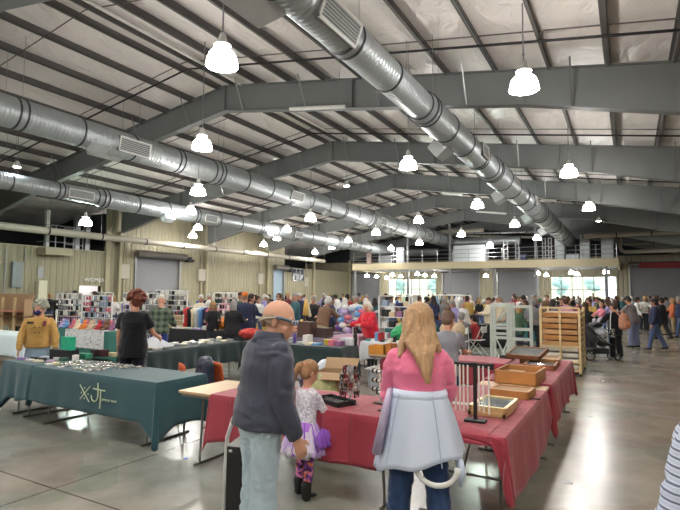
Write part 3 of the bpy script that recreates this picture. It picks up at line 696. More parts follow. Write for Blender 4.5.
# ------------------------------------------------------------------ people
V = Vector
def rotx(a): return Matrix.Rotation(a, 3, 'X')
def rotz(a): return Matrix.Rotation(a, 3, 'Z')
DEF = dict(H=1.7, w=1.0, belly=0.0, lean=0, yaw=0, pitch=0, armL=(5, 8, 12), armR=(5, 8, 12), legL=(2, 3, 4), legR=(-2, 3, 4), top='long', bot='pants', hair='short', loose=0.012, hem=0.0, drop=0.0, fingers=False, curl=22, female=False)
def skeleton(P):
    s = P['H'] / 1.72; w = P['w']; J = {'s': s}
    hipz = 0.93 * s - P['drop']
    T = rotx(-R(P['lean']))
    J['pel'] = V((0, 0, hipz)); up = lambda h, f=0: J['pel'] + T @ V((0, f * s, h * s))
    J['T'] = T; J['up'] = up
    J['neck'] = up(0.52, -0.01); J['head'] = up(0.52, 0) + T @ V((0, (0.015 + P.get('headf', 0)) * s, (0.138 - P.get('headd', 0)) * s)) + V((0, 0.02 * s * math.sin(R(P['lean'])), 0))
    J['HM'] = T @ rotz(R(P['yaw'])) @ rotx(-R(P['pitch']))
    for sd, k in ((-1, 'L'), (1, 'R')):
        f, o, bnd = P['arm' + k][:3]; inn = P['arm' + k][3] if len(P['arm' + k]) > 3 else 0
        sh = up(0.435, -0.01) + T @ V((sd * 0.163 * s * w, 0, 0)); a = R(f); b = R(o)
        d1 = V((sd * math.sin(b), math.sin(a) * math.cos(b), -math.cos(a) * math.cos(b)))
        a2 = R(f + bnd); b2 = R(o - inn); d2 = V((sd * math.sin(b2), math.sin(a2) * math.cos(b2), -math.cos(a2) * math.cos(b2)))
        el = sh + d1 * 0.285 * s; wr = el + d2 * 0.245 * s
        J['sh' + k], J['el' + k], J['wr' + k], J['hd' + k] = sh, el, wr, d2
        f, o, bnd = P['leg' + k]; hp = J['pel'] + V((sd * 0.082 * s * w * P.get('legw', 1), 0, -0.02 * s)); a = R(f); b = R(o)
        d1 = V((sd * math.sin(b), math.sin(a), -math.cos(a))).normalized(); a2 = R(f - bnd); d2 = V((sd * math.sin(b) * .5, math.sin(a2), -math.cos(a2))).normalized()
        kn = hp + d1 * 0.42 * s; an = kn + d2 * 0.42 * s
        J['hp' + k], J['kn' + k], J['an' + k] = hp, kn, an
    return J
def torso(mb, P, J, g, lo=-0.03, hi=0.5, flare=0.0):
    s = J['s']; w = P['w']; T = J['T']; b = P['belly']; fm = P['female']
    prof = [(-0.10, .155, .115), (-.03, .168, .122), (.05, .155, .115), (.14, .143 if fm else .152, .108), (.24, .155, .112), (.34, .168, .12 + (.014 if fm else 0)), (.41, .172, .112), (.45, .155, .096), (.48, .115, .08), (.505, .078, .068), (.53, .062, .06)]
    rg = []
    for h, rx, ry in prof:
        if h < lo - 1e-6 or h > hi + 1e-6: continue
        bb = b * math.exp(-((h - .12) / .16) ** 2); fl = flare * max(0, (0.18 - h)) / .25
        c = J['up'](h, bb * .35)
        rg.append((c, T @ V(((rx * w + g + bb * .5 + fl) * s, 0, 0)), T @ V((0, (ry * (1 + (w - 1) * .6) + g + bb * .6 + fl * .8) * s, 0))))
    mb.loft(rg, seg=20)
def hand(mb, P, J, k, fingers):
    s = J['s'] * (1.0 if P['H'] > 1.4 else 0.95); d = J['hd' + k]; wr = J['wr' + k]; sd = -1 if k == 'L' else 1
    side = V((sd, 0, 0)); n = (side - d * side.dot(d)).normalized()          # back of the hand looks outwards
    w = d.cross(n) * (1 if sd > 0 else -1)                                    # towards the thumb / front
    if w.y < 0 and abs(w.y) > .3: w = -w
    if not fingers:
        mb.caps(wr, wr + d * .13 * s, .03 * s, .024 * s, fl=1.0, seg=8); return
    pc = wr + d * .05 * s
    rg = []
    for t, wd, th in ((-.01, .026, .02), (.02, .034, .017), (.055, .041, .015), (.085, .041, .0135), (.095, .034, .011)): rg.append((wr + d * t * s, w * wd * s, n * th * s))
    mb.loft(rg, seg=12)
    for i, (off, L) in enumerate(((.030, .072), (.010, .08), (-.011, .074), (-.031, .058))):
        base = wr + d * .082 * s + w * off * s; c1 = R(P['curl']); dd = (d * math.cos(c1) - n * math.sin(c1)); p1 = base + dd * L * .5 * s
        c2 = R(P['curl'] * 2.2); d2 = (d * math.cos(c2) - n * math.sin(c2)); p2 = p1 + d2 * L * .5 * s
        mb.caps(base, p1, .0095 * s, .0085 * s, seg=8); mb.caps(p1, p2, .0085 * s, .007 * s, seg=8)
    tb = wr + d * .025 * s + w * .026 * s; t1 = tb + (d * .6 + w * .75 - n * .2).normalized() * .038 * s; t2 = t1 + (d * .9 + w * .25 - n * .3).normalized() * .03 * s
    mb.caps(tb, t1, .0125 * s, .0105 * s, seg=8); mb.caps(t1, t2, .0105 * s, .0085 * s, seg=8)
def headm(mb, P, J):
    s = J['s'] * 1.07 if P['H'] > 1.4 else J['s'] * 1.26
    c = J['head'] if P['H'] > 1.4 else J['head'] + V((0, 0, .03)); M = J['HM']; J['hs'] = s; J['hc'] = c
    p = lambda x, y, z: c + M @ V((x * s, y * s, z * s))
    mb.ell(p(0, -.012, .03), (.077 * s, .097 * s, .094 * s), M, seg=20, rings=12)
    mb.ell(p(0, .022, -.03), (.062 * s, .07 * s, .085 * s), M, seg=18, rings=10)
    mb.ell(p(0, .05, -.09), (.035 * s, .035 * s, .026 * s), M)
    mb.caps(p(0, .085, .01), p(0, .108, -.028), .008 * s, .014 * s, seg=8)
    mb.ell(p(0, .083, -.062), (.024 * s, .012 * s, .012 * s), M)
    for sx in (-1, 1):
        mb.ell(p(sx * .078, -.008, -.008), (.011 * s, .02 * s, .033 * s), M, seg=10)
        mb.ell(p(sx * .03, .073, .035), (.024 * s, .012 * s, .01 * s), M, seg=10)
        mb.ell(p(sx * .04, .055, -.03), (.022 * s, .02 * s, .022 * s), M, seg=10)
    mb.caps(J['neck'] - J['T'] @ V((0, 0, .05 * s)), p(0, -.01, -.06), .058 * J['s'], .054 * J['s'], seg=14)
    return p
def hair(mb, P, J, p):
    s = J['hs']; M = J['HM']; t = P['hair']
    if t == 'bald':
        for sx in (-1, 1): mb.ell(p(sx * .07, -.03, .0), (.014 * s, .05 * s, .035 * s), M)
        mb.ell(p(0, -.085, -.012), (.06 * s, .022 * s, .045 * s), M)
        return
    if t in ('hat', 'beanie', 'cap'):
        mb.ell(p(0, -.012, .075), (.088 * s, .106 * s, .075 * s), M)
        if t == 'cap': mb.ell(p(0, .1, .055), (.07 * s, .06 * s, .01 * s), M)
        return
    big = 1.0 if P['fingers'] or P.get('hero') else 1.09
    mb.ell(p(0, -.024, .045), (.086 * s * big, .1 * s * big, .094 * s * big), M, seg=18, rings=10)
    mb.ell(p(0, -.045, .0), (.083 * s * big, .074 * s * big, .088 * s * big), M)
    if t == 'short': pass
    elif t == 'curly':
        rr = random.Random(5)
        for i in range(70):
            a = rr.uniform(0, 2 * PI); e = rr.uniform(-.45, 1.3)
            q = V((math.cos(a) * math.cos(e) * .108, math.sin(a) * math.cos(e) * .115 - .03, math.sin(e) * .105 + .045))
            if q.y > .04 and q.z < .08: continue
            mb.ell(p(*q), (.026 * s, .026 * s, .024 * s), M, seg=8, rings=5)
    elif t in ('long', 'longback'):
        L = 1.0
        rg = [(p(0, -.03, .08), M @ V((.085 * s, 0, 0)), M @ V((0, .08 * s, 0))), (p(0, -.055, -.04), M @ V((.098 * s, 0, 0)), M @ V((0, .062 * s, 0)))]
        rg += [(p(0, -.085, -.13), V((.108 * s, 0, 0)), V((0, .042 * s, 0))), (p(.012, -.115, -.21), V((.06 * s, 0, 0)), V((0, .032 * s, 0))), (p(0.025, -.125, -.31), V((.032 * s, 0, 0)), V((0, .024 * s, 0))), (p(.035, -.12, -.38), V((.014 * s, 0, 0)), V((0, .012 * s, 0)))]
        mb.loft(rg, seg=16)
        for sx in (-1, 1): mb.tube([p(sx * .075, .02, .04), p(sx * .085, .01, -.06), p(sx * .11, -.03, -.15), p(sx * .13, -.05, -.22)], [.022 * s, .026 * s, .024 * s, .008 * s])
    elif t == 'bob':
        mb.loft([(p(0, -.03, .06), M @ V((.088 * s, 0, 0)), M @ V((0, .085 * s, 0))), (p(0, -.04, -.05), M @ V((.1 * s, 0, 0)), M @ V((0, .075 * s, 0))), (p(0, -.04, -.12), M @ V((.09 * s, 0, 0)), M @ V((0, .065 * s, 0)))], seg=16)
    elif t == 'bun': mb.ell(p(0, -.08, .135), (.05 * s, .05 * s, .045 * s), M)
    elif t == 'pony':
        mb.ell(p(0, -.115, .06), (.028 * s, .03 * s, .03 * s), M)
        mb.tube([p(0, -.11, .065), p(-.01, -.15, .03), p(-.02, -.16, -.06), p(-.02, -.145, -.15), p(-.01, -.13, -.22)], [.025 * s, .034 * s, .036 * s, .028 * s, .008 * s], seg=10)
def limbs(mb, P, J, what):
    s = J['s']; w = .5 + .5 * P['w']; g = P['loose'] * s
    for k in 'LR':
        sh, el, wr = J['sh' + k], J['el' + k], J['wr' + k]
        if what == 'arm_core':
            mb.caps(sh, el, .045 * s * w, .037 * s * w); mb.caps(el, wr, .038 * s * w, .026 * s * w)
        elif what == 'sleeve':
            mb.caps(sh, el, .047 * s * w + g * .45, .043 * s * w + g, seg=14); mb.caps(sh.lerp(el, .22), el, .051 * s * w + g, .044 * s * w + g, seg=14); mb.caps(el, el.lerp(wr, .5), .044 * s * w + g, .041 * s * w + g, seg=14)
            d = (wr - el).normalized(); u, v = mb.frame(d); r0 = .041 * s * w + g; r1 = .033 * s + g * .8
            mb.loft([(el.lerp(wr, .4), u * r0, v * r0), (el.lerp(wr, .93), u * r1, v * r1), (el.lerp(wr, .99), u * r1 * 1.03, v * r1 * 1.03)], seg=14)
        elif what == 'tee':
            e = sh.lerp(el, .62); d = (el - sh).normalized(); u, v = mb.frame(d); r0 = .05 * s * w + g * .5; r1 = .056 * s * w + g
            mb.caps(sh, sh.lerp(el, .2), r0, r0); mb.loft([(sh, u * r0, v * r0), (e, u * r1, v * r1)], seg=14)
        elif what in ('leg', 'legcore'):
            hp, kn, an = J['hp' + k], J['kn' + k], J['an' + k]; q = g if what == 'leg' else 0
            lw = P.get('legw', 1); mb.caps(hp, kn, (.083 * s * w + q) * lw, (.056 * s * w + q) * lw, seg=14)
            if what == 'leg':
                d = (an - kn).normalized(); u, v = mb.frame(d); r = [(0, .056), (.3, .056), (.8, .046), (.98, .047)]
                mb.loft([(kn.lerp(an, t), u * (rr * s * w + q * 1.1), v * (rr * s * w + q * 1.1)) for t, rr in r], seg=14)
            else: mb.caps(kn, an, .052 * s, .034 * s)
def shoe(mb, P, J, k):
    s = J['s']; an = J['an' + k]; f = V((0.02 * (-1 if k == 'L' else 1), 1, 0)).normalized(); z = an.z - .06 * s
    b = V((an.x, an.y, z))
    sd = V((1, 0, 0))
    rg = []
    for t, wd, h in ((-.07, .03, .035), (-.04, .037, .05), (.03, .04, .045), (.10, .045, .03), (.155, .04, .022), (.185, .02, .012)): rg.append((b + f * t * s + V((0, 0, h * s)), sd * wd * s, V((0, 0, h * s))))
    mb.loft(rg, seg=12); mb.caps(b + V((0, 0, .05 * s)), an + V((0, 0, .04 * s)), .045 * s, .042 * s)
OCC = []                                              # footprints that people must avoid: (x0, x1, y0, y1)
def groups_of(P, fingers):
    J = skeleton(P); s = J['s']; C = {'skin': MB(), 'hair': MB(), 'top': MB(), 'bottom': MB(), 'shoe': MB()}
    p = headm(C['skin'], P, J)
    for k in 'LR':
        hand(C['skin'], P, J, k, fingers)
        if P['top'] == 'tee': w = .5 + .5 * P['w']; C['skin'].caps(J['sh' + k], J['el' + k], .045 * s * w, .038 * s * w); C['skin'].caps(J['el' + k], J['wr' + k], .038 * s * w, .026 * s * w)
    hair(C['hair'], P, J, p)
    torso(C['top'], P, J, P['loose'], -0.1 if P['hem'] >= .05 else -.03, .51, flare=.02)
    if P['hem'] > .05:
        a = J['up'](-.05); b = J['up'](-.05 - P['hem']); T = J['T']; w = P['w']; g = P['loose']
        C['top'].loft([(a, T @ V(((.168 * w + g) * s, 0, 0)), T @ V((0, (.125 + g) * s, 0))), (b, T @ V(((.185 * w + g) * s, 0, 0)), T @ V((0, (.145 + g) * s, 0)))], seg=20)
    limbs(C['top'], P, J, 'tee' if P['top'] == 'tee' else 'sleeve')
    if P['bot'] == 'pants':
        C['bottom'].loft([(J['pel'] + V((0, 0, .06 * s)), V((.15 * s * P['w'], 0, 0)), V((0, .112 * s, 0))), (J['pel'] + V((0, 0, -.03 * s)), V((.163 * s * P['w'], 0, 0)), V((0, .125 * s, 0))), (J['pel'] + V((0, 0, -.09 * s)), V((.15 * s * P['w'], 0, 0)), V((0, .11 * s, 0)))], seg=18)
        limbs(C['bottom'], P, J, 'leg')
    elif P['bot'] == 'skirt':
        C['bottom'].loft([(J['pel'] + V((0, 0, .08 * s)), V((.15 * s * P['w'], 0, 0)), V((0, .115 * s, 0))), (J['pel'] + V((0, 0, -.05 * s)), V((.18 * s * P['w'], 0, 0)), V((0, .14 * s, 0))), (J['pel'] + V((0, 0, -.72 * s)), V((.27 * s, 0, 0)), V((0, .24 * s, 0)))], seg=20)
        for k in 'LR': C['skin'].caps(J['kn' + k], J['an' + k], .045 * s, .035 * s)
    for k in 'LR': shoe(C['shoe'], P, J, k)
    return J, C, p
CATS = ('skin', 'hair', 'top', 'bottom', 'shoe')
def crowd_mesh(name, **kw):
    P = dict(DEF); P.update(kw); P['loose'] = max(P['loose'], .014); J, C, p = groups_of(P, False)
    al = MB()
    for c in CATS: al.add(C[c].v, C[c].f)
    me = remesh(al, .022, 2, name)
    trees = [BVHTree.FromPolygons([tuple(v) for v in C[c].v], C[c].f) if C[c].f else None for c in CATS]
    mi = []
    for f in me.polygons:
        c = f.center; best = 0; bd = 1e9
        for i, t in enumerate(trees):
            if t is None: continue
            q = t.find_nearest(c, .2)
            if q[0] is not None and q[3] < bd: bd = q[3]; best = i
        mi.append(best)
    me.materials.clear()
    for c in CATS: me.materials.append(M_skin)
    me.polygons.foreach_set('material_index', mi)
    return me
def hero(name, label, pos, rel, mats, group=None, vox=.0085, disp=.006, dfreq=8, **kw):
    """a person with a continuous body and clothes as children; rel = heading, degrees clockwise from straight away"""
    P = dict(DEF); P.update(kw); P['hero'] = True; J, C, p = groups_of(P, P['fingers'])
    s = J['s']
    core = MB(); core.add(C['skin'].v, C['skin'].f); torso(core, P, J, -.012); limbs(core, P, J, 'arm_core'); limbs(core, P, J, 'legcore')
    OCC.append((pos.x - .25, pos.x + .25, pos.y - .25, pos.y + .25))
    root = empty(name, label, 'person', (pos.x, pos.y, 0), R(29.5 - rel), group)
    def mk(n, me, m):
        me.materials.clear(); me.materials.append(m); o = bpy.data.objects.new(n, me); return link(o, root)
    mk('body', remesh(core, vox if P['fingers'] else .011, 2, 'body'), mats.get('skin', M_skin))
    mk(mats.get('topname', 'top'), remesh(C['top'], .011, 4, 'top', disp, dfreq, (1, 1, 1.8)), mats['top'])
    if C['bottom'].f: mk(mats.get('botname', 'trousers'), remesh(C['bottom'], .011, 3, 'bottom', disp * .9, 9, (1.2, 1.2, 1.5)), mats['bottom'])
    hm = remesh(C['hair'], .009 if P['hair'] != 'curly' else .008, 1 if P['hair'] == 'curly' else 2, 'hair', .011 if P['hair'] == 'long' else .006 if P['hair'] in ('pony', 'curly') else .002, 14 if P['hair'] == 'long' else 22, (2.2, 2.2, .3))
    mk('hair' if P['hair'] not in ('hat', 'cap') else 'cap', hm, mats['hair'])
    for k in 'LR':
        sm = MB(); shoe(sm, P, J, k); mk('shoe', remesh(sm, .008, 3, 'shoe'), mats.get('shoe', M_black))
    for sx in (-1, 1):
        e = MB().ell(p(sx * .03, .083, .018), (.012 * J['hs'], .008 * J['hs'], .008 * J['hs']), J['HM'], seg=10); q = obj('eye', e, M_white, root, smooth='all')
        obj('pupil', MB().ell(p(sx * .03, .0895, .018), (.005 * J['hs'],) * 3, J['HM'], seg=8, rings=5), M_black, q)
    obj('lips', MB().ell(p(0, .093, -.063), (.02 * J['hs'], .004 * J['hs'], .006 * J['hs']), J['HM'], seg=10), mat('lips', (176, 100, 92), .5), root, smooth='all')
    return root, J, p
def plaid_soft(m):
    [n for n in m.node_tree.nodes if n.type == 'VALTORGB'][0].color_ramp.interpolation = 'LINEAR'; return m
def stretch_z(m):
    nt, b = nodes(m); tc = [n for n in nt.nodes if n.type == 'TEX_COORD'][0]; mp = nt.nodes.new('ShaderNodeMapping'); mp.inputs['Scale'].default_value = (1, 1, .12)
    nt.links.new(tc.outputs['Object'], mp.inputs[0])
    for n in nt.nodes:
        if n.type == 'TEX_NOISE': nt.links.new(mp.outputs[0], n.inputs['Vector'])
def denim(name, rgb): return mat(name, rgb, .85, 0, .18, 14, .25, 160, .2, .2)
def cloth(name, rgb, b=.25, var=.08): return mat(name, rgb, .9, 0, var, 10, b, 120, .15, .25)

# --- man in the grey fleece
M_fleece = cloth('charcoal_fleece', (66, 69, 84), .15, .1)
man, J, p = hero('person', 'balding man in charcoal fleece jacket and pale jeans, glasses strap round his head', G(263, 3.35), 56,
    dict(top=M_fleece, topname='fleece_jacket', bottom=denim('pale_blue_denim', (178, 198, 210)), botname='jeans', hair=mat('thin_grey_hair', (150, 128, 112), .8, bump=.5), skin=mat('ruddy_skin', (204, 154, 128), .5, 0, .08, 14), shoe=mat('grey_trainer', (150, 150, 152), .7)),
    H=1.80, w=1.06, belly=.06, lean=6, headf=.035, headd=.045, yaw=-40, pitch=10, armR=(0, 6, 22), armL=(8, 7, 16, 4), hair='bald', legw=.88, fingers=True, curl=26, hem=.03, loose=.022, disp=.009, dfreq=5)
T = J['T']; s = J['s']
obj('collar', MB().loft([(J['up'](.475, -.01), T @ V((.115 * s, 0, 0)), T @ V((0, .105 * s, 0))), (J['up'](.545, 0), T @ V((.088 * s, 0, 0)), T @ V((0, .09 * s, 0)))], seg=20), M_fleece, man, smooth='all')
gl = MB(); ms = J['hs']
for sx in (-1, 1):
    gl.tube([p(sx * .064, .088, .022), p(sx * .083, .04, .026), p(sx * .09, -.005, .022)], [.007 * ms, .009 * ms, .009 * ms])
    gl.loft([(p(sx * .034, .098, .018), J['HM'] @ V((.028 * ms, 0, 0)), J['HM'] @ V((0, 0, .018 * ms))), (p(sx * .034, .103, .018), J['HM'] @ V((.028 * ms, 0, 0)), J['HM'] @ V((0, 0, .018 * ms)))], seg=14)
obj('glasses', gl, mat('blue_grey_plastic', (86, 110, 128), .3), man, smooth='all')
obj('glasses_strap', MB().tube([p(.09, -.01, .02), p(.085, -.07, .0), p(.04, -.112, -.025), p(-.04, -.112, -.025), p(-.085, -.07, .0), p(-.09, -.01, .02)], .005 * ms), mat('pale_strap', (188, 180, 160), .7), man)
# --- little girl
mg = dict(top=patterned('grey_white_knit', 'voronoi', [(198, 194, 204), (222, 220, 228), (176, 170, 186)], 70), topname='long_sleeved_top', bottom=patterned('purple_floral_leggings', 'voronoi', [(96, 44, 120), (140, 70, 160), (216, 120, 60), (230, 140, 190), (50, 30, 60)], 46), botname='leggings', hair=mat('light_brown_hair', (150, 112, 76), .6, bump=.6, bscale=90), shoe=M_black, skin=M_skin)
girl, J, p = hero('person', 'little girl in lilac tutu and floral leggings looking at the red table', G(307, 4.66), 42, mg, H=1.13, w=.98, lean=5, yaw=-18, pitch=20, armR=(28, 10, 38, 12), armL=(30, 12, 45, 14), hair='pony', fingers=True, curl=30, loose=.010, disp=.003, legL=(4, 4, 6), legR=(-4, 4, 4))
s = J['s']; pz = J['pel'].z
M_tull = patterned('lilac_tulle', 'voronoi', [(186, 160, 214), (206, 198, 214), (168, 110, 206), (196, 184, 206)], 9)
def tutu(n, z0, z1, r0, r1, ph, amp, m):
    mb = MB(); rg = []; N = 72
    for i in range(7):
        t = i / 6; r = r0 + (r1 - r0) * t ** .8; z = z0 + (z1 - z0) * t
        rg.append([(math.cos(2 * PI * k / N) * (r + amp * t * math.sin(k * 1.9 + ph)), math.sin(2 * PI * k / N) * (r * .95 + amp * t * math.sin(k * 1.9 + ph)), z + amp * .8 * t * math.sin(k * .9 + ph)) for k in range(N)])
    vs = [q for rr in rg for q in rr]; fs = [(i * N + k, i * N + (k + 1) % N, (i + 1) * N + (k + 1) % N, (i + 1) * N + k) for i in range(6) for k in range(N)]
    mb.add(vs, fs); o = obj(n, mb, m, girl, smooth='all'); sm = o.modifiers.new('t', 'SOLIDIFY'); sm.thickness = .004
tutu('tutu_layer', pz + .05, pz - .22, .10, .225, 0, .016, M_tull); tutu('tutu_layer', pz + .05, pz - .19, .10, .20, 2, .018, mat('purple_tulle', (140, 84, 186), .8)); tutu('tutu_layer', pz + .05, pz - .245, .095, .17, 4, .014, mat('white_tulle', (206, 202, 214), .8))
tl = MB()
for k in range(-2, 3): tl.caps((.2 + .012 * abs(k), .02 + k * .035, pz - .02 - .02 * abs(k)), (.245, .05 + k * .05, pz - .13), .03, .02, seg=8)
obj('purple_ruffle', tl, mat('purple_tulle', (140, 84, 186), .8), girl, smooth='all')
obj('hair_tie', MB().loft([(p(0, -.112, .06), J['HM'] @ V((.03 * J['hs'], 0, 0)), J['HM'] @ V((0, 0, .03 * J['hs']))), (p(0, -.125, .06), J['HM'] @ V((.03 * J['hs'], 0, 0)), J['HM'] @ V((0, 0, .03 * J['hs'])))], seg=12), mat('pink_elastic', (226, 120, 150), .6), girl)
obj('pink_neckline', MB().tube([J['up'](.5, -.075), J['up'](.49, -.06) + V((.07 * s, 0, 0)), J['up'](.45, .07) + V((.05 * s, 0, 0)), J['up'](.45, .07) - V((.05 * s, 0, 0)), J['up'](.49, -.06) - V((.07 * s, 0, 0)), J['up'](.5, -.075)], .008), mat('pink_elastic', (226, 120, 150), .6), girl)
for k in 'LR': obj('ankle_boot', MB().caps(J['an' + k] + V((0, 0, -.02)), J['an' + k] + V((0, -.003, .075)), .042, .048, seg=12), M_black, girl, smooth='all')
# --- woman in pink with a coat tied round her waist
M_pink = cloth('pink_sweater', (240, 128, 162), .15, .05); M_coat = mat('pale_blue_quilted_coat', (212, 224, 244), .5, 0, .04, 5, .12, 9)
blonde = mat('strawberry_blonde_hair', (186, 148, 110), .45, 0, .4, 22, .8, 90)
stretch_z(blonde)
pink, J, p = hero('person', 'woman with long blonde hair in pink sweater, pale blue coat tied round her waist', G(418.5, 3.5), 8,
    dict(top=M_pink, topname='pink_sweater', bottom=denim('dark_blue_denim', (44, 66, 104)), botname='jeans', hair=blonde, skin=M_skin, shoe=mat('grey_trainer', (150, 150, 152), .7)),
    H=1.72, w=.96, lean=4, yaw=6, pitch=10, armR=(26, 9, 44, 12), armL=(20, 10, 50, 14), hair='long', fingers=True, hem=.03, loose=.02, female=True, legL=(3, 7, 5), legR=(-3, 6, 4), disp=.009)
s = J['s']
def drape(parent, name, m, z0, z1, prof, N=90, a0=0, a1=2 * PI, zf=None, th=.014):
    mb = MB(); n = 14; vs = []; closed = abs(a1 - a0 - 2 * PI) < 1e-6; K = N if closed else N + 1
    for i in range(n + 1):
        t = i / n
        for k in range(K):
            a = a0 + (a1 - a0) * k / N; rx, ry = prof(t, a); zb = zf(a) if zf else z1; vs.append((math.cos(a) * rx, math.sin(a) * ry - .01, z0 + (zb - z0) * t))
    fs = [(i * K + k, i * K + (k + 1) % K, (i + 1) * K + (k + 1) % K, (i + 1) * K + k) for i in range(n) for k in range(N)]
    mb.add(vs, fs); o = obj(name, mb, m, parent, smooth='all'); q = o.modifiers.new('t', 'SOLIDIFY'); q.thickness = th; return o
drape(pink, 'coat_body', M_coat, 1.14, .66, lambda t, a: (.175 + .125 * t ** .8 + .012 * t * math.sin(a * 7) + .004 * t * math.sin(a * 15), .15 + .085 * t ** .8 + .012 * t * math.sin(a * 7 + 1)), zf=lambda a: .69 + .06 * math.cos(a) - .02 * math.sin(a) + .01 * math.sin(5 * a))
for a_ in (-2.35, -1.1):
    obj('coat_seam', MB().tube([(math.cos(a_) * (.183 + .125 * t ** .8), math.sin(a_) * (.158 + .088 * t ** .8) - .012, 1.14 - .44 * t) for t in (0, .2, .4, .6, .8, .97)], .0035, seg=5), mat('seam_thread', (180, 190, 212), .8), pink)
lil = mat('lilac_lining', (176, 164, 190), .5, 0, .06, 5, .3, 14)
obj('coat_lining_panel', MB().loft([((-.19, -.05, 1.16), (.02, .01, 0), (0, .05, 0)), ((-.225, -.1, 1.0), (.03, .01, 0), (0, .075, 0)), ((-.275, -.1, .76), (.035, 0, 0), (0, .085, 0))], seg=16), lil, pink, smooth='all')
obj('coat_waistband', MB().loft([((0, -.01, 1.09), (.188, 0, 0), (0, .158, 0)), ((0, -.01, 1.13), (.192, 0, 0), (0, .16, 0)), ((0, -.01, 1.16), (.183, 0, 0), (0, .153, 0))], seg=36), M_coat, pink, smooth='all')
obj('coat_sleeve', MB().tube([(.10 - .13 * math.cos(t * PI / 12), -.235 + .03 * math.cos(t * PI / 12), .73 - .12 * math.sin(t * PI / 12)) for t in range(13)], .017, seg=10), M_white, pink, smooth='all')
obj('coat_tie', MB().tube([(.25, -.12, .74), (.265, -.13, .66), (.26, -.13, .58)], [.025, .03, .012], seg=8), M_coat, pink, smooth='all')
# --- stallholder with mask and tan jacket
M_tan = cloth('mustard_tan_wool', (184, 146, 84), .2, .1)
q = G(41, 8.75); stall, J, p = hero('person', 'woman with curly grey hair, navy mask and tan jacket behind the green table', q, 158,
    dict(top=M_tan, topname='tan_jacket', bottom=patterned('grey_blue_pleats', 'voronoi', [(118, 140, 160), (134, 156, 174)], 5), botname='skirt', hair=mat('grey_curls', (162, 164, 150), .8, bump=.6), shoe=M_black),
    H=1.62, w=1.08, belly=.03, lean=3, yaw=-24, pitch=4, armR=(10, 17, 6, 12), armL=(10, 19, 6, 14), top='long', bot='skirt', hair='curly', fingers=True, curl=10, female=True, loose=.02, hem=0)
obj('face_mask', MB().ell(p(0, .066, -.055), (.06 * J['hs'], .054 * J['hs'], .052 * J['hs']), J['HM'], seg=16), mat('navy_mask', (46, 40, 96), .8), stall, smooth='all')
for i in range(4):
    obj('jacket_button', MB().ell(J['up'](.34 - .09 * (i // 2), .19 + .01 * i) + V((.035 * (1 if i % 2 else -1), .005, 0)), (.012, .006, .012), seg=8), M_woodd, stall)
obj('embroidered_patch', MB().cbox(J['up'](.42, .155) + V((.11, -.005, 0)), (.1, .02, .03)), M_black, stall); obj('embroidered_patch', MB().cbox(J['up'](.41, .16) + V((-.1, -.01, 0)), (.05, .02, .08)), mat('rose_patch', (150, 80, 90), .8), stall)
# --- helper in a black tee
q = G(135, 7.75); blk, J, p = hero('person', 'woman with short auburn hair in black T-shirt, back turned, beside the green table', q, -4,
    dict(top=cloth('black_cotton', (24, 26, 32)), topname='t_shirt', bottom=cloth('dark_navy_cotton', (24, 26, 40)), botname='trousers', hair=mat('auburn_hair', (116, 60, 42), .6, 0, .3, 20, .8), skin=M_skin, shoe=M_black),
    H=1.79, w=1.0, belly=.02, lean=2, yaw=52, pitch=4, armL=(10, 12, 14, 4), armR=(25, 16, 45, 10), top='tee', hair='curly', fingers=True, female=True, loose=.022, hem=.1)
# --- man in a plaid shirt
hero('person', 'man in green plaid shirt, pale cap and blue jeans seen from behind', G(160.5, 12.0), -6,
    dict(top=plaid_soft(patterned('green_plaid', 'plaid', [(34, 42, 38), (60, 74, 62), (96, 108, 92)], 2.2)), topname='plaid_shirt', bottom=denim('royal_denim', (50, 66, 130)), botname='jeans', hair=mat('pale_cap_cloth', (206, 200, 190), .8)),
    H=1.70, w=1.12, lean=10, yaw=15, pitch=14, hair='cap', armL=(25, 18, 60, 10), armR=(18, 14, 50, 10), loose=.03, hem=.06)
# --- woman in the red jacket
q = G(371.5, 12.2); redw, J, p = hero('person', 'white-haired woman in bright red jacket looking down at a goods table', q, -118,
    dict(top=cloth('bright_red_fleece', (206, 40, 58)), topname='red_jacket', bottom=cloth('black_cotton', (24, 26, 32)), botname='trousers', hair=mat('white_hair', (206, 200, 190), .8), shoe=M_black),
    H=1.62, w=1.2, belly=.07, lean=10, yaw=0, pitch=18, armL=(35, 12, 55, 14), armR=(35, 12, 50, 14), hair='bob', female=True, loose=.03, hem=.08)
# --- seated-looking helper with a bun behind the red tables
q = G(446, 6.6); bunw, J, p = hero('person', 'stallholder with brown hair bun and grey T-shirt standing inside the red tables', q, 28,
    dict(top=cloth('heather_grey', (138, 140, 150)), topname='t_shirt', bottom=denim('dark_blue_denim', (44, 66, 104)), botname='jeans', hair=mat('mousy_hair', (112, 88, 74), .6, 0, .3, 20, .6)),
    H=1.58, w=1.0, lean=8, yaw=-10, pitch=16, armL=(30, 8, 50, 10), armR=(35, 8, 50, 10), top='tee', hair='bun', female=True, hem=.05)
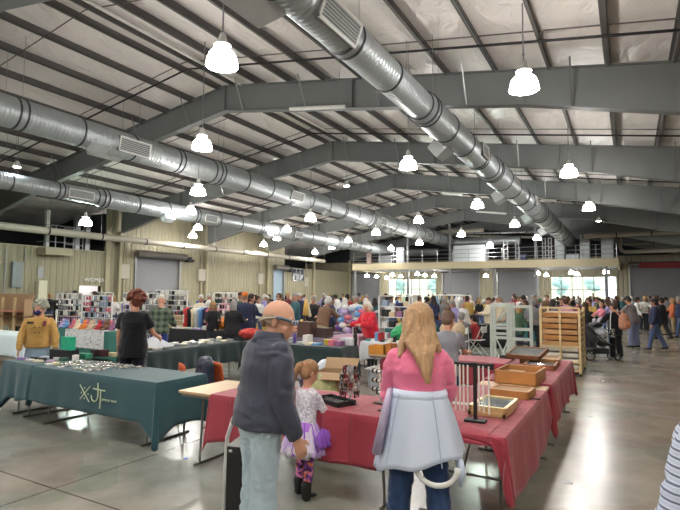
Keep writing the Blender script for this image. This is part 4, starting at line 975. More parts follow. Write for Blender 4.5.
# --- mother with backpack, and the men by the stroller
q = G(614, 14.4); mum, J, p = hero('person', 'woman in black carrying a toddler in pink, tan backpack on her shoulders', q, -22,
    dict(top=cloth('black_cotton', (24, 26, 32)), topname='cardigan', bottom=cloth('black_cotton', (24, 26, 32)), botname='leggings', hair=mat('dark_brown_hair', (70, 48, 38), .6), shoe=mat('grey_trainer', (150, 150, 152), .7)),
    H=1.58, w=1.12, lean=2, yaw=10, pitch=8, armL=(40, 25, 75, 10), armR=(20, 10, 80, 14), hair='bun', female=True, hem=.14, loose=.03)
u = J['up']; loc = lambda x, y, z: V((x, y, z))
def child_at(root, world):  # local offset to world, for things carried by a person
    return (Matrix.Translation(root.location) @ Matrix.Rotation(root.rotation_euler[2], 4, 'Z')) @ world
M_pk = mat('tan_pink_canvas', (196, 142, 116), .8, 0, .1)
bp = empty('backpack', 'tan and pink backpack worn by the woman in black', 'backpack', child_at(mum, V((0.02, -.27, .9))), R(29.5 + 22))
b_ = MB().loft([((0, 0, -.05), (.13, 0, 0), (0, .08, 0)), ((0, 0, .02), (.17, 0, 0), (0, .11, 0)), ((0, 0, .22), (.165, 0, 0), (0, .11, 0)), ((0, 0, .34), (.13, 0, 0), (0, .09, 0)), ((0, 0, .39), (.07, 0, 0), (0, .05, 0))], seg=18)
obj('pack_body', b_, M_pk, bp, smooth='all'); obj('front_pocket', MB().loft([((0, -.1, .0), (.12, 0, 0), (0, .05, 0)), ((0, -.1, .15), (.12, 0, 0), (0, .05, 0)), ((0, -.09, .19), (.09, 0, 0), (0, .03, 0))], seg=14), mat('rose_canvas', (206, 138, 110), .8), bp, smooth='all')
for sx in (-1, 1): obj('strap', MB().tube([(sx * .08, .09, .34), (sx * .12, .17, .46), (sx * .13, .3, .40)], .018, seg=6), M_pk, bp)
sb = empty('shoulder_bag', 'black and white patterned bag hanging at the hip of the woman in black', 'bag', child_at(mum, V((-.26, -.12, .62))), R(29.5 + 40))
obj('bag_body', MB().loft([((0, 0, 0), (.13, 0, 0), (0, .05, 0)), ((0, 0, .05), (.16, 0, 0), (0, .07, 0)), ((0, 0, .24), (.14, 0, 0), (0, .04, 0))], seg=16), patterned('black_white_print', 'voronoi', [(30, 30, 34), (190, 190, 190), (90, 90, 96)], 26), sb, smooth='all')
obj('bag_strap', MB().tube([(-.12, 0, .22), (-.05, 0.02, .5), (.1, .05, .74)], .012, seg=6), M_white, sb)
hero('person', 'toddler in pink coat held on the arm of the woman in black', child_at(mum, V((-.22, .24, 0))), -100,
    dict(top=mat('baby_pink', (232, 140, 160), .8), topname='coat', bottom=mat('white_tulle', (206, 202, 214), .8), botname='trousers', hair=mat('light_brown_hair', (150, 112, 76), .6), shoe=M_white), H=.82, w=1.2, hair='short', armL=(40, 10, 30), armR=(40, 10, 30), legL=(70, 15, 70), legR=(70, 15, 70), loose=.02).__getitem__(0).location.z = .72
q = G(632, 17.6); hero('person', 'man in grey polo shirt and light jeans near the right entrance, head bowed', q, -30,
    dict(top=cloth('grey_polo', (112, 104, 106)), topname='polo_shirt', bottom=denim('pale_denim', (118, 128, 158)), botname='jeans', hair=mat('black_hair', (34, 30, 32), .6), skin=M_skin2, shoe=M_black),
    H=1.76, w=1.18, belly=.06, lean=12, yaw=0, pitch=30, top='tee', hair='short', hem=.08, loose=.03, armL=(30, 12, 50, 10), armR=(30, 12, 50, 10))
# --- blurred passer-by at the right edge of the frame: only the striped sleeve is in view
q = CPOS + ray(733, 300) * 1.75; stripe = patterned('pale_pinstripe', 'stripe', [(176, 186, 206), (198, 204, 216), (88, 98, 124)], 13, .8, [0, .3, .82])
hero('person', 'passer-by at the frame edge in a pale pin-striped shirt, only the sleeve in view', V((q.x, q.y, 0)), -30,
    dict(top=stripe, topname='striped_shirt', bottom=denim('dark_blue_denim', (44, 66, 104)), botname='jeans', hair=mat('dark_brown_hair', (70, 48, 38), .6)), H=1.70, w=1.3, armL=(8, 20, 25, 5), armR=(8, 10, 30), loose=.035, hem=.1)

# ------------------------------------------------------------------ the crowd
TOPC = {'navy': (34, 40, 70), 'black': (26, 26, 30), 'white': (214, 212, 210), 'grey': (120, 120, 124), 'red': (160, 46, 52), 'maroon': (104, 40, 52), 'pink': (200, 142, 156), 'teal': (50, 92, 98), 'green': (58, 84, 64),
        'mustard': (180, 146, 76), 'brown': (110, 82, 64), 'lavender': (160, 150, 196), 'orange': (188, 104, 66), 'cream': (214, 200, 172), 'blue': (66, 98, 160), 'olive': (96, 96, 66)}
HAIRC = {'dark': (38, 30, 28), 'brown': (76, 54, 42), 'grey': (140, 138, 134), 'white': (196, 194, 190), 'blond': (160, 128, 84), 'orange': (214, 116, 40)}
BOTC = {'dark trousers': (36, 38, 48), 'blue jeans': (76, 92, 130), 'khaki trousers': (158, 142, 112)}
CM = []
for i, kw in enumerate([
    dict(hair='short', armL=(20, 10, 60, 10), armR=(10, 8, 20), lean=3, w=1.15),
    dict(hair='short', armL=(5, 8, 14), armR=(5, 8, 14), w=1.2, belly=.05, legL=(16, 2, 5), legR=(-14, 2, 12)),
    dict(hair='long', armL=(30, 10, 70, 14), armR=(30, 10, 60, 14), female=True, lean=8, pitch=15, H=1.62),
    dict(hair='bob', armL=(8, 9, 18), armR=(30, 10, 70, 10), female=True, H=1.6, w=1.15, hem=.12),
    dict(hair='cap', armL=(10, 9, 30), armR=(5, 8, 16), w=1.2, hem=.08),
    dict(hair='short', armL=(40, 14, 50, 14), armR=(45, 12, 40, 10), lean=22, pitch=15, w=1.15),
    dict(hair='pony', armL=(10, 9, 20), armR=(10, 9, 24), female=True, H=1.58, legL=(14, 2, 4), legR=(-12, 2, 10)),
    dict(hair='beanie', armL=(25, 9, 60, 12), armR=(25, 9, 60, 12), w=1.25, hem=.16, loose=.03)]):
    CM.append(crowd_mesh('figure', **kw))
HAIRN = ['short {} hair', 'short {} hair', 'long {} hair', '{} bob', '{} cap', '{} hair, stooping', '{} ponytail', '{} beanie']
_pc = {}
def pm(kind, n, rgb):
    if (kind, n) not in _pc: _pc[(kind, n)] = mat(kind + '_' + n.replace(' ', '_'), rgb, .85, 0, .1, 6)
    return _pc[(kind, n)]
USED = {}
M_face = mat('face_skin', (168, 124, 104), .6, 0, .06, 12)
M_face2 = mat('brown_skin', (120, 84, 66), .6, 0, .06, 12)
def figure(x, y, rot, kind, top, hr, bot, place, group='shoppers in the aisles', sc=1.0, z=0):
    lab = 'person, %s, %s top, %s, %s' % (HAIRN[kind].format(hr), top, bot, place)
    if lab in USED: return None
    USED[lab] = 1
    o = bpy.data.objects.new('person', CM[kind]); o.location = (x, y, z); o.rotation_euler = (0, 0, rot); o.scale = (sc,) * 3; link(o)
    cols = [M_face, pm('hair', hr, HAIRC[hr]), pm('top', top, TOPC[top]), pm('bottom', bot, BOTC[bot]), M_black]
    if kind in (4, 7): cols[1] = pm('headwear', hr, HAIRC[hr])
    for i, m in enumerate(cols): o.material_slots[i].link = 'OBJECT'; o.material_slots[i].material = m
    return tag(o, lab, 'person', group)
def free(x, y, r=.35): return all(not (a - r < x < b + r and c - r < y < d + r) for a, b, c, d in OCC)
# ------------------------------------------------------------------ tables and cloths
M_tabletop = mat('bare_plywood_top', (190, 160, 122), .5, 0, .12, 3)
M_leg = mat('grey_tube_leg', (120, 118, 114), .4, .6, .05)
def folding_table(label, x0, x1, y0, y1, z=.75, rot=0.0, group='folding tables', m=None, name='folding_table'):
    cx, cy = (x0 + x1) / 2, (y0 + y1) / 2; a, b = (x1 - x0) / 2, (y1 - y0) / 2
    r = empty(name, label, 'table', (cx, cy, 0), rot, group)
    obj('tabletop', MB().box((-a, -b, z - .028), (a, b, z)), m or M_tabletop, r, bevel=.006)
    obj('edge_band', MB().box((-a + .02, -b + .02, z - .06), (a - .02, -b + .035, z - .028)).box((-a + .02, b - .035, z - .06), (a - .02, b - .02, z - .028)), M_leg, r)
    lx = a > b; L = a if lx else b; S = b if lx else a
    for sg in (-1, 1):
        e = sg * (L - .28); q = S - .09; mb = MB()
        P = (lambda u, v, w: (u, v, w)) if lx else (lambda u, v, w: (v, u, w))
        mb.tube([P(e, -q, z - .04), P(e + sg * .03, -q, .06), P(e + sg * .03, -q, .02)], .0125, seg=8); mb.tube([P(e, q, z - .04), P(e + sg * .03, q, .02)], .0125, seg=8)
        mb.tube([P(e + sg * .03, -S + .01, .013), P(e + sg * .03, S - .01, .013)], .013, seg=8); mb.tube([P(e + sg * .015, -q, .36), P(e + sg * .015, q, .36)], .01, seg=8)
        mb.tube([P(e, 0, .4), P(e - sg * .38, 0, z - .05)], .008, seg=6)
        obj('leg', mb, M_leg, r, smooth=True)
    return r
def table_cloth(label, x0, x1, y0, y1, m, drops, z=.75, rot=0.0, amp=.02, corner=.16, freq=9.0, group=None, name='tablecloth', corners=None, seed=0, fall=.28):
    """drops: how far the cloth hangs on the south (front), east, north, west sides; corners (se, ne, nw, sw) hang lower"""
    cx, cy = (x0 + x1) / 2, (y0 + y1) / 2; a, b = (x1 - x0) / 2 + .006, (y1 - y0) / 2 + .006
    pts = []; S, E, N_, W_ = drops; co = corners or [corner] * 4
    def seg(p, q, n, dr, d, c0, c1):
        L = (V(q) - V(p)).length; k = max(4, int(L / .035))
        for i in range(k):
            t = (i + .5) / k; u = t * L
            f0 = max(0, 1 - u / (fall if d < .2 else .28)) ** 1.4; f1 = max(0, 1 - (L - u) / (fall if d < .2 else .28)) ** 1.4
            pts.append((V(p).lerp(V(q), t), V(n), d * (1 - f0) * (1 - f1) + c0 * f0 + c1 * f1 * (1 - f0), u))
    cv = [(S + E) / 2 + co[0], (E + N_) / 2 + co[1], (N_ + W_) / 2 + co[2], (W_ + S) / 2 + co[3]]
    def cor(p, n0, n1, d):
        for i in range(5):
            t = i / 4; n = (V(n0).lerp(V(n1), t)).normalized(); pts.append((V(p), n, d + .09 * math.sin(t * PI) * (1 if d > .3 else .3), -1 - t))
    seg((-a, -b), (a, -b), (0, -1), 0, S, cv[3], cv[0]); cor((a, -b), (0, -1), (1, 0), cv[0])
    seg((a, -b), (a, b), (1, 0), 0, E, cv[0], cv[1]); cor((a, b), (1, 0), (0, 1), cv[1])
    seg((a, b), (-a, b), (0, 1), 0, N_, cv[1], cv[2]); cor((-a, b), (0, 1), (-1, 0), cv[2])
    seg((-a, b), (-a, -b), (-1, 0), 0, W_, cv[2], cv[3]); cor((-a, -b), (-1, 0), (0, -1), cv[3])
    n = 12; K = len(pts); vs = []; zt = z + .006
    for i in range(n + 1):
        t = i / n
        for k, (p, nn, d, u) in enumerate(pts):
            if i == 0: vs.append((p.x, p.y, zt)); continue
            tt = (i - .4) / (n - .4); zz = zt - .004 - d * tt; zz = max(zz, .012)
            if u < 0: off = .014 + .03 * tt + .03 * tt * (1 if abs(-1 - u - .5) < .3 else .2)
            else: off = .012 + .028 * tt + amp * tt ** .8 * (math.sin(u * freq + seed + nn.x * 2) * .6 + .4 * math.sin(u * freq * 2.3 + 1 + seed)) + amp * tt * .2
            vs.append((p.x + nn.x * off, p.y + nn.y * off, zz))
    fs = [(i * K + k, i * K + (k + 1) % K, (i + 1) * K + (k + 1) % K, (i + 1) * K + k) for i in range(n) for k in range(K)] + [tuple(range(K - 1, -1, -1))]
    o = obj(name, MB().add(vs, fs), m, None, smooth=True, loc=(cx, cy, 0)); o.rotation_euler = (0, 0, rot)
    s = o.modifiers.new('t', 'SOLIDIFY'); s.thickness = .004; s.offset = 1
    return tag(o, label, 'tablecloth', group)
def creased(name, rgb, rough=.75, st=.5):
    m = mat(name, rgb, rough, 0, .06, 4, 0); nt, b = nodes(m); b.inputs['Sheen Weight'].default_value = .2
    tc = nt.nodes.new('ShaderNodeTexCoord'); bk = nt.nodes.new('ShaderNodeTexBrick'); bk.offset = 0; bk.inputs['Scale'].default_value = 1
    bk.inputs['Brick Width'].default_value = .27; bk.inputs['Row Height'].default_value = .27; bk.inputs['Mortar Size'].default_value = .006; bk.inputs['Mortar Smooth'].default_value = 1
    bk.inputs['Color1'].default_value = (1, 1, 1, 1); bk.inputs['Color2'].default_value = (.75, .75, .75, 1); bk.inputs['Mortar'].default_value = (0, 0, 0, 1)
    nz = nt.nodes.new('ShaderNodeTexNoise'); nz.inputs['Scale'].default_value = 5; nz.inputs['Detail'].default_value = 3
    nt.links.new(tc.outputs['Object'], bk.inputs['Vector']); nt.links.new(tc.outputs['Object'], nz.inputs['Vector'])
    ad = nt.nodes.new('ShaderNodeMath'); ad.operation = 'ADD'; nt.links.new(bk.outputs['Color'], ad.inputs[0]); nt.links.new(nz.outputs['Fac'], ad.inputs[1])
    bp = nt.nodes.new('ShaderNodeBump'); bp.inputs['Strength'].default_value = st; bp.inputs['Distance'].default_value = .012
    nt.links.new(ad.outputs[0], bp.inputs['Height']); nt.links.new(bp.outputs['Normal'], b.inputs['Normal'])
    return m
M_green = creased('teal_green_tablecloth', (20, 68, 78), .75, .12); M_red = creased('dusty_red_tablecloth', (146, 38, 56), .75, .9); M_dgreen = creased('dark_green_tablecloth', (18, 42, 44), .8, .12)
def occ(x0, x1, y0, y1): OCC.append((x0, x1, y0, y1))

# green stall at the front left
folding_table('long folding table under the teal cloth with the white logo', -7.17, -4.73, 4.14, 4.90)
gc = table_cloth('teal green tablecloth with a white JT logo on its front', -7.17, -4.73, 4.14, 4.90, M_green, (.46, .52, .4, .3), amp=.012, corners=[.17, .12, .05, .05], freq=7)
folding_table('short folding table under the plain teal cloth at the left', -8.1, -7.25, 4.24, 4.96, rot=R(-6))
table_cloth('plain teal green tablecloth hanging crooked at the left end', -8.12, -7.22, 4.22, 4.98, M_green, (.5, .2, .4, .5), rot=R(-6), amp=.045, corners=[.1, .05, .1, .2], freq=8, seed=2)
occ(-8.5, -4.5, 3.9, 5.0)
M_logo = mat('pale_logo_print', (196, 208, 176), .7)
LYp = 4.092
def lp(a, b): return PP(a, b, LYp)
lg = MB()
def stroke(pts, r=.006): lg.tube([lp(*q) for q in pts], r, seg=6)
stroke([(80, 384.5), (84.5, 393.5), (89, 402)]); stroke([(90, 386.5), (85, 392.5), (80, 399)])
for q in ((84.6, 388), (88, 394), (81.4, 392.6), (84.2, 398.4)): lg.ell(lp(*q), (.012, .004, .012), seg=8, rings=5)
stroke([(98, 383), (98, 390), (97.8, 397), (96.3, 400.5), (94, 401.6), (91.8, 399.6), (91, 395)], .008)
stroke([(93.2, 388.6), (99, 389.8), (105, 391)], .008); stroke([(100.7, 390), (100.4, 398), (99.6, 408.5)], .008)
lo_ = obj('logo_print', lg, M_logo); lo_.parent = gc; lo_.matrix_parent_inverse = Matrix.Translation(gc.location).inverted()
c = lp(109, 400.9)
tx = text('JEWELRY SHOP', .036, M_logo, None, Matrix.Translation(c) @ Matrix.Rotation(R(90), 4, 'X'), .002, 'logo_lettering'); tx.parent = gc; tx.matrix_parent_inverse = Matrix.Translation(gc.location).inverted()

# carded jewellery spread over the teal table
GM = [mat('silver_packet', (178, 182, 178), .25, .3, .2, 30), mat('white_card', (224, 222, 216), .6), mat('pale_grey_packet', (150, 156, 156), .3, .2, .2, 30), mat('cream_card', (214, 206, 188), .6)]
rg_ = random.Random(11)
CARD = []
for i in range(4):
    mb = MB().box((-.035, -.045, 0), (.035, .045, .004)).ell((0, .0, .008), (.018, .022, .007), seg=8, rings=5, mi=1).cone((-.02, .03, .004), (.02, .03, .006), .004, mi=1, seg=5)
    CARD.append(mb.mesh('card', [GM[i], M_chrome]))
def inpoly(p, poly):
    c = False; j = len(poly) - 1
    for i in range(len(poly)):
        if (poly[i][1] > p[1]) != (poly[j][1] > p[1]) and p[0] < (poly[j][0] - poly[i][0]) * (p[1] - poly[i][1]) / (poly[j][1] - poly[i][1] + 1e-9) + poly[i][0]: c = not c
        j = i
    return c
poly = [(60, 367), (92, 372.5), (120, 370), (146, 367.5), (141, 363), (112, 361), (70, 361.5)]
pw = [W(a, b, .757) for a, b in poly]; pl = [(q.x, q.y) for q in pw]
n = 0; zc = .757
while n < 120:
    x = rg_.uniform(min(q[0] for q in pl), max(q[0] for q in pl)); y = rg_.uniform(4.17, 4.87)
    if not inpoly((x, y), pl): continue
    o = bpy.data.objects.new('jewellery_card', CARD[n % 4]); o.location = (x, y, zc + .0045 * (n % 5)); o.rotation_euler = (rg_.uniform(-.12, .12), rg_.uniform(-.12, .12), rg_.uniform(0, 6)); link(o)
    tag(o, 'small carded jewellery piece in the silvery spread on the teal table', 'jewellery', 'carded jewellery spread on the teal table'); n += 1
def gbox(name, label, cat, pxl, pyl, size, rgb, z=.757, rot=0, m=None, bevel=.004, group=None):
    q = W(pxl, pyl, z); mb = MB().box((-size[0] / 2, -size[1] / 2, 0), (size[0] / 2, size[1] / 2, size[2]))
    o = obj(name, mb, m or mat(name + '_' + '_'.join(str(v) for v in rgb), rgb, .7), None, bevel=bevel, loc=(q.x, q.y, z)); o.rotation_euler[2] = R(rot); return tag(o, label, cat, group)
gbox('gift_bag', 'bright green paper bag standing behind the left teal table', 'bag', 68, 350, (.22, .1, .2), (30, 170, 130), z=.9)
gbox('goods_crate', 'black crate under the bright green bag', 'crate', 64, 359, (.38, .22, .15), (24, 24, 28), z=.757, rot=4)
for i, (a, b_, s_, c_, l_) in enumerate([(84, 358.5, (.24, .12, .08), (44, 130, 96), 'long green packet on the teal table behind the spread'), (73, 359, (.12, .08, .09), (214, 90, 110), 'small rose and white tin on the teal table left of the green packet'), (95, 356.6, (.10, .10, .11), (52, 34, 36), 'dark brown box on the teal table, left of a pair'), (103.5, 356.5, (.12, .10, .11), (74, 36, 36), 'wine-brown box on the teal table, right of a pair'),
     (112.5, 356.3, (.16, .10, .06), (212, 196, 160), 'cream packet on the teal table near the black T-shirt'), (64, 361, (.12, .1, .05), (60, 96, 84), 'dull green box among the small goods on the teal table'), (75.5, 361, (.07, .07, .09), (226, 224, 220), 'white tub on the teal table beside the dull green box')]): gbox('small_box', l_, 'box', a, b_, s_, c_)
for i, (a, b_, s_, c_) in enumerate([(22, 359.5, (.12, .08, .03), (150, 120, 180)), (30, 361, (.12, .08, .03), (200, 200, 196)), (34, 359.8, (.1, .06, .04), (30, 30, 34)), (38, 362, (.14, .1, .03), (214, 204, 184)), (42, 361, (.12, .1, .045), (26, 26, 30)), (46, 358.8, (.15, .08, .04), (190, 196, 210)), (51, 362.5, (.1, .08, .035), (198, 176, 200)), (49, 365, (.12, .08, .02), (226, 226, 222)), (56, 364.5, (.14, .08, .025), (206, 196, 150)), (58, 360, (.12, .08, .04), (206, 206, 206))]):
    gbox('craft_packet', '%s packet among the small goods at the left of the teal tables' % ['violet', 'light grey', 'small black', 'cream', 'large black', 'ice-blue', 'pale mauve', 'flat white', 'straw-coloured', 'silver-grey'][i], 'packet', a, b_, s_, c_, rot=rg_.uniform(-30, 30), group='small goods on the teal tables')

# ------------------------------------------------------------------ red stall
folding_table('front folding table of the red stall, bare wood at its left end', -4.22, -1.60, 3.98, 4.74)
table_cloth('red tablecloth on the front table, creased, behind the little girl', -3.74, -1.585, 3.98, 4.74, M_red, (.42, .05, .3, .40), amp=.022, corners=[.0, .0, .05, .06], freq=6, group=None)
folding_table('side folding table of the red stall nearest the open aisle', -1.58, -.82, 3.9, 6.34)
table_cloth('red tablecloth on the side table, its corner hanging lowest at the aisle', -1.58, -.82, 3.9, 5.98, M_red, (.06, .50, .02, .06), amp=.02, corners=[.10, .0, .0, .0], freq=5, seed=1, fall=.09)
folding_table('second side folding table of the red stall, farther along the aisle', -1.58, -.82, 6.44, 8.88)
table_cloth('red tablecloth on the second side table, in deep folds along the aisle', -1.58, -.82, 6.42, 8.88, M_red, (.3, .40, .3, .2), amp=.035, corners=[.14, .1, .05, .05], freq=8, seed=3)
folding_table('rear folding table of the red stall, behind the bracelet stand', -2.85, -1.66, 7.95, 8.7)
table_cloth('red tablecloth on the rear table of the red stall', -2.85, -1.66, 7.95, 8.7, M_red, (.35, .2, .3, .3), amp=.02, corner=.08, seed=4)
occ(-4.4, -.6, 3.7, 8.9)
Z0 = .757
# glazed display cases: frame, glass, lining
def case_parts(w, d, h, mw, ml, rail=.03):
    fr = MB().box((-w / 2, -d / 2, 0), (w / 2, -d / 2 + rail, h)).box((-w / 2, d / 2 - rail, 0), (w / 2, d / 2, h)).box((-w / 2, -d / 2, 0), (-w / 2 + rail, d / 2, h)).box((w / 2 - rail, -d / 2, 0), (w / 2, d / 2, h)).box((-w / 2, -d / 2, 0), (w / 2, d / 2, .008))
    ln = MB().box((-w / 2 + rail, -d / 2 + rail, h - .02), (w / 2 - rail, d / 2 - rail, h - .012))
    return fr, ln
def dcase(label, x, y, z, w, d, h, mw, ml, rot=0, tilt=0, rail=.03, name='display_case'):
    r = empty(name, label, 'display case', (x, y, z), R(rot)); fr, ln = case_parts(w, d, h, mw, ml, rail)
    if tilt: r.rotation_euler = (R(tilt), 0, R(rot))
    obj('case_frame', fr, mw, r, bevel=.003); obj('case_lining', ln, ml, r); return r
M_gold = mat('pale_gold_moulding', (212, 186, 130), .3, .3, .12, 8); M_glassy = mat('grey_reflecting_glass', (112, 118, 118), .08, 0, .35, 6, spec=1); M_lin = mat('tan_lining', (160, 126, 92), .8, 0, .15, 6)
a = W(466, 416, Z0); b_ = W(507, 418, Z0); cx = (a.x + b_.x) / 2; wd = (b_.x - a.x); cy = (a.y + b_.y) / 2 + .27
dcase('pale gold framed case at the bottom of the stack of two', cx, cy, Z0, wd, .54, .04, M_gold, M_glassy)
dcase('pale gold framed glass case on top of the stack of two', cx + .01, cy, Z0 + .04, wd, .52, .045, M_gold, M_glassy, rot=-1)
a = W(487, 397, Z0); b_ = W(522, 400, Z0)
dcase('golden oak tray case in front of the big wooden box', (a.x + b_.x) / 2 + .04, b_.y + .17, Z0, .40, .33, .08, M_wood, M_lin, rot=-3)
bb = W(537.5, 387, Z0); a = W(495, 383, Z0)
r = empty('wooden_box', 'big open golden oak box with hinged lid laid flat at the gap between the tables', 'box', ((a.x + bb.x) / 2, bb.y + .32, Z0), R(-2))
w2 = (bb.x - a.x) / 2
obj('box_body', MB().box((-w2, -.30, 0), (w2, -.28, .15)).box((-w2, .28, 0), (w2, .30, .15)).box((-w2, -.30, 0), (-w2 + .02, .30, .15)).box((w2 - .02, -.30, 0), (w2, .30, .15)).box((-w2, -.30, 0), (w2, .30, .012)), M_wood, r, bevel=.004)
obj('dark_band', MB().box((w2 - .001, -.2, .062), (w2 + .003, .2, .07)), M_woodd, r)
obj('box_tray', MB().box((-w2 + .02, -.2, .09), (0.02, .2, .1)), M_lin, r)
a = W(521, 366, Z0); dcase('low wooden case with a glass lid tilted up behind the big box', a.x + .05, a.y + .25, Z0 + .14, .5, .4, .06, M_woodd, M_glassy, rot=-12, tilt=14)
a = W(551, 369, Z0); dcase('reddish wood tray case on the far red table, open to the aisle', -1.12, a.y + .1, Z0, .42, .62, .07, mat('reddish_wood', (150, 92, 62), .5, 0, .2, 6), M_glassy, rot=2)
dcase('second reddish wood tray at the end of the far red table', -1.2, 8.35, Z0, .55, .5, .09, M_wood, M_lin, rot=4)
dcase('small shallow wood case left on the far red table', -1.42, 7.0, Z0, .25, .35, .06, M_woodd, M_lin, rot=-4)
# magnifier loop on the table
q = W(528, 399, Z0); r = empty('reading_glass', 'small black-rimmed magnifier lying beside the oak tray', 'magnifier', (q.x, q.y, Z0))
obj('rim', MB().tube([(math.cos(t * PI / 6) * .035, math.sin(t * PI / 6) * .035, .006) for t in range(13)], .006), M_black, r); obj('handle', MB().cone((.035, 0, .006), (.11, .02, .006), .008), M_black, r)
gbox('glass_jar', 'clear glass jar with silver lid beside the big wooden box', 'jar', 505, 380, (.08, .08, .1), (190, 196, 196), m=M_glassy, z=Z0)
gbox('tissue_pack', 'pale pink tissue pack standing on the rear red table', 'packet', 519.5, 358, (.14, .08, .14), (216, 190, 204), z=Z0)
gbox('phone_stand', 'dark clip-on gadget lying on the rear red table', 'gadget', 507, 358.5, (.22, .1, .05), (30, 30, 34), z=Z0)

# black T-bar hung with white bead strands
q = W(475.5, 422, Z0)
r = empty('necklace_stand', 'black T-bar stand hung with white bead strands on the front red corner', 'stand', (q.x, q.y + .0, Z0), R(2))
obj('stand_base', MB().box((-.085, -.05, 0), (.085, .05, .022)), M_black, r, bevel=.005); obj('stand_post', MB().box((-.013, -.013, .02), (.013, .013, .48)), M_black, r)
obj('stand_bar', MB().box((-.17, -.014, .44), (.15, .014, .475)).box((.1, -.02, .43), (.15, .02, .48)), M_black, r, bevel=.004)
M_bead = mat('ivory_beads', (222, 218, 206), .35, 0, .05)
for i, x in enumerate((-.155, -.12, -.09, -.055, .035, .07, .115)):
    mb = MB(); L = [.36, .36, .37, .35, .35, .36, .37][i]
    for k in range(30): mb.ell((x, -.018, .45 - L * k / 29), (.0085, .0085, .0085), seg=6, rings=4)
    o = obj('bead_strand', mb, M_bead, None, smooth='all', loc=r.location); o.rotation_euler = r.rotation_euler
    tag(o, 'white bead strand on the black T-bar, %s' % ['outermost left', 'second from its left end', 'third from its left end', 'last before the post', 'first right of the post', 'second right of the post', 'outermost right'][i], 'necklace', 'bead strands on the black T-bar')
# low acrylic rack with pink card behind it
q = W(461, 404, Z0); r = empty('acrylic_rack', 'clear and pink card rack behind the left bead strands', 'rack', (q.x, q.y, Z0), R(4))
obj('rack_base', MB().box((-.09, -.05, 0), (.09, .05, .012)), M_white, r); obj('rack_back', MB().box((-.085, .03, 0), (.085, .036, .16)), mat('pink_card', (206, 130, 140), .6), r)
for i in range(4): obj('hanging_chain', MB().cone((-.06 + .04 * i, .02, .02), (-.06 + .04 * i, .02, .15), .005, seg=6), M_chrome, r)
# spinning earring stand
q = W(349.5, 405, Z0); r = empty('earring_spinner', 'round wire stand covered in black and silver earring cards', 'stand', (q.x, q.y, Z0))
wr = MB()
for k in range(3): wr.tube([(0, 0, .06), (.05 * math.cos(k * 2.1), .05 * math.sin(k * 2.1), .03), (.1 * math.cos(k * 2.1), .1 * math.sin(k * 2.1), .004)], .003, seg=5)
wr.cone((0, 0, .05), (0, 0, .38), .004, seg=6)
for z in (.14, .22, .30): wr.tube([(.085 * math.cos(t * PI / 6), .085 * math.sin(t * PI / 6), z) for t in range(13)], .0025, seg=5)
obj('wire_frame', wr, M_steel, r)
cm = [MB().box((-.014, -.003, -.06), (.014, .003, 0)).ell((0, -.005, -.04), (.009, .005, .014), mi=1, seg=8, rings=5).mesh('earring_card', [m_, M_chrome]) for m_ in (M_black, mat('silver_card', (186, 188, 190), .3, .4), mat('dark_red_card', (120, 30, 44), .5))]
for z in (.36, .29, .21, .14):
    for k in range(11):
        an = k * 2 * PI / 11 + z * 9; rr = .088 if z < .35 else .06
        o = bpy.data.objects.new('earring_card', cm[(k * 7 + int(z * 50)) % 5 % 3 if k % 6 else 2]); o.location = (math.cos(an) * rr, math.sin(an) * rr, z); o.rotation_euler[2] = an + PI / 2; link(o, r)
# black ring tray
q = W(329, 405, Z0); r = empty('ring_tray', 'flat black tray with a row of silver rings in front of the girl', 'tray', (q.x, q.y + .1, Z0), R(-22))
obj('tray_body', MB().box((-.19, -.11, 0), (.19, .11, .012)).box((-.19, -.11, 0), (.19, -.1, .045)).box((-.19, .1, 0), (.19, .11, .045)).box((-.19, -.11, 0), (-.18, .11, .045)).box((.18, -.11, 0), (.19, .11, .045)), M_black, r, bevel=.002)
for i in range(9): o = obj('ring', MB().tube([(-.14 + .033 * i + .011 * math.cos(t * PI / 4), -.0, .03 + .011 * math.sin(t * PI / 4)) for t in range(9)], .0035, seg=5), M_chrome, None, loc=r.location); o.rotation_euler = r.rotation_euler; tag(o, 'silver ring in the row on the black tray', 'ring', 'rings on the black tray')
# stacked bracelet bars
q = W(386, 414, Z0)
for j, (px_, py_, hh, nb, lab) in enumerate(((385, 412, .16, 1, 'low black bracelet bar stand nearest the pink sweater'), (380, 404, .30, 3, 'tall white three-bar bracelet stand beside the pink sweater'))):
    q = W(px_, py_, Z0); r = empty('bracelet_stand', lab, 'stand', (q.x, q.y, Z0), R(-20))
    obj('stand_base', MB().box((-.06, -.035, 0), (.06, .035, .015)), M_black, r, bevel=.003); obj('stand_post', MB().cone((0, 0, .01), (0, 0, hh), .009), M_white if j else M_black, r)
    for k in range(nb):
        z = hh - .085 * k; b2 = obj('stand_bar', MB().cone((-.085, 0, z), (.085, 0, z), .016, seg=12), M_bead, r, smooth=True)
        for sx in (-.085, -.03, .03, .085): obj('bracelet', MB().cone((sx - .009, 0, z), (sx + .009, 0, z), .022, seg=12), M_black if (sx != .03 or j == 0) else M_chrome, r)
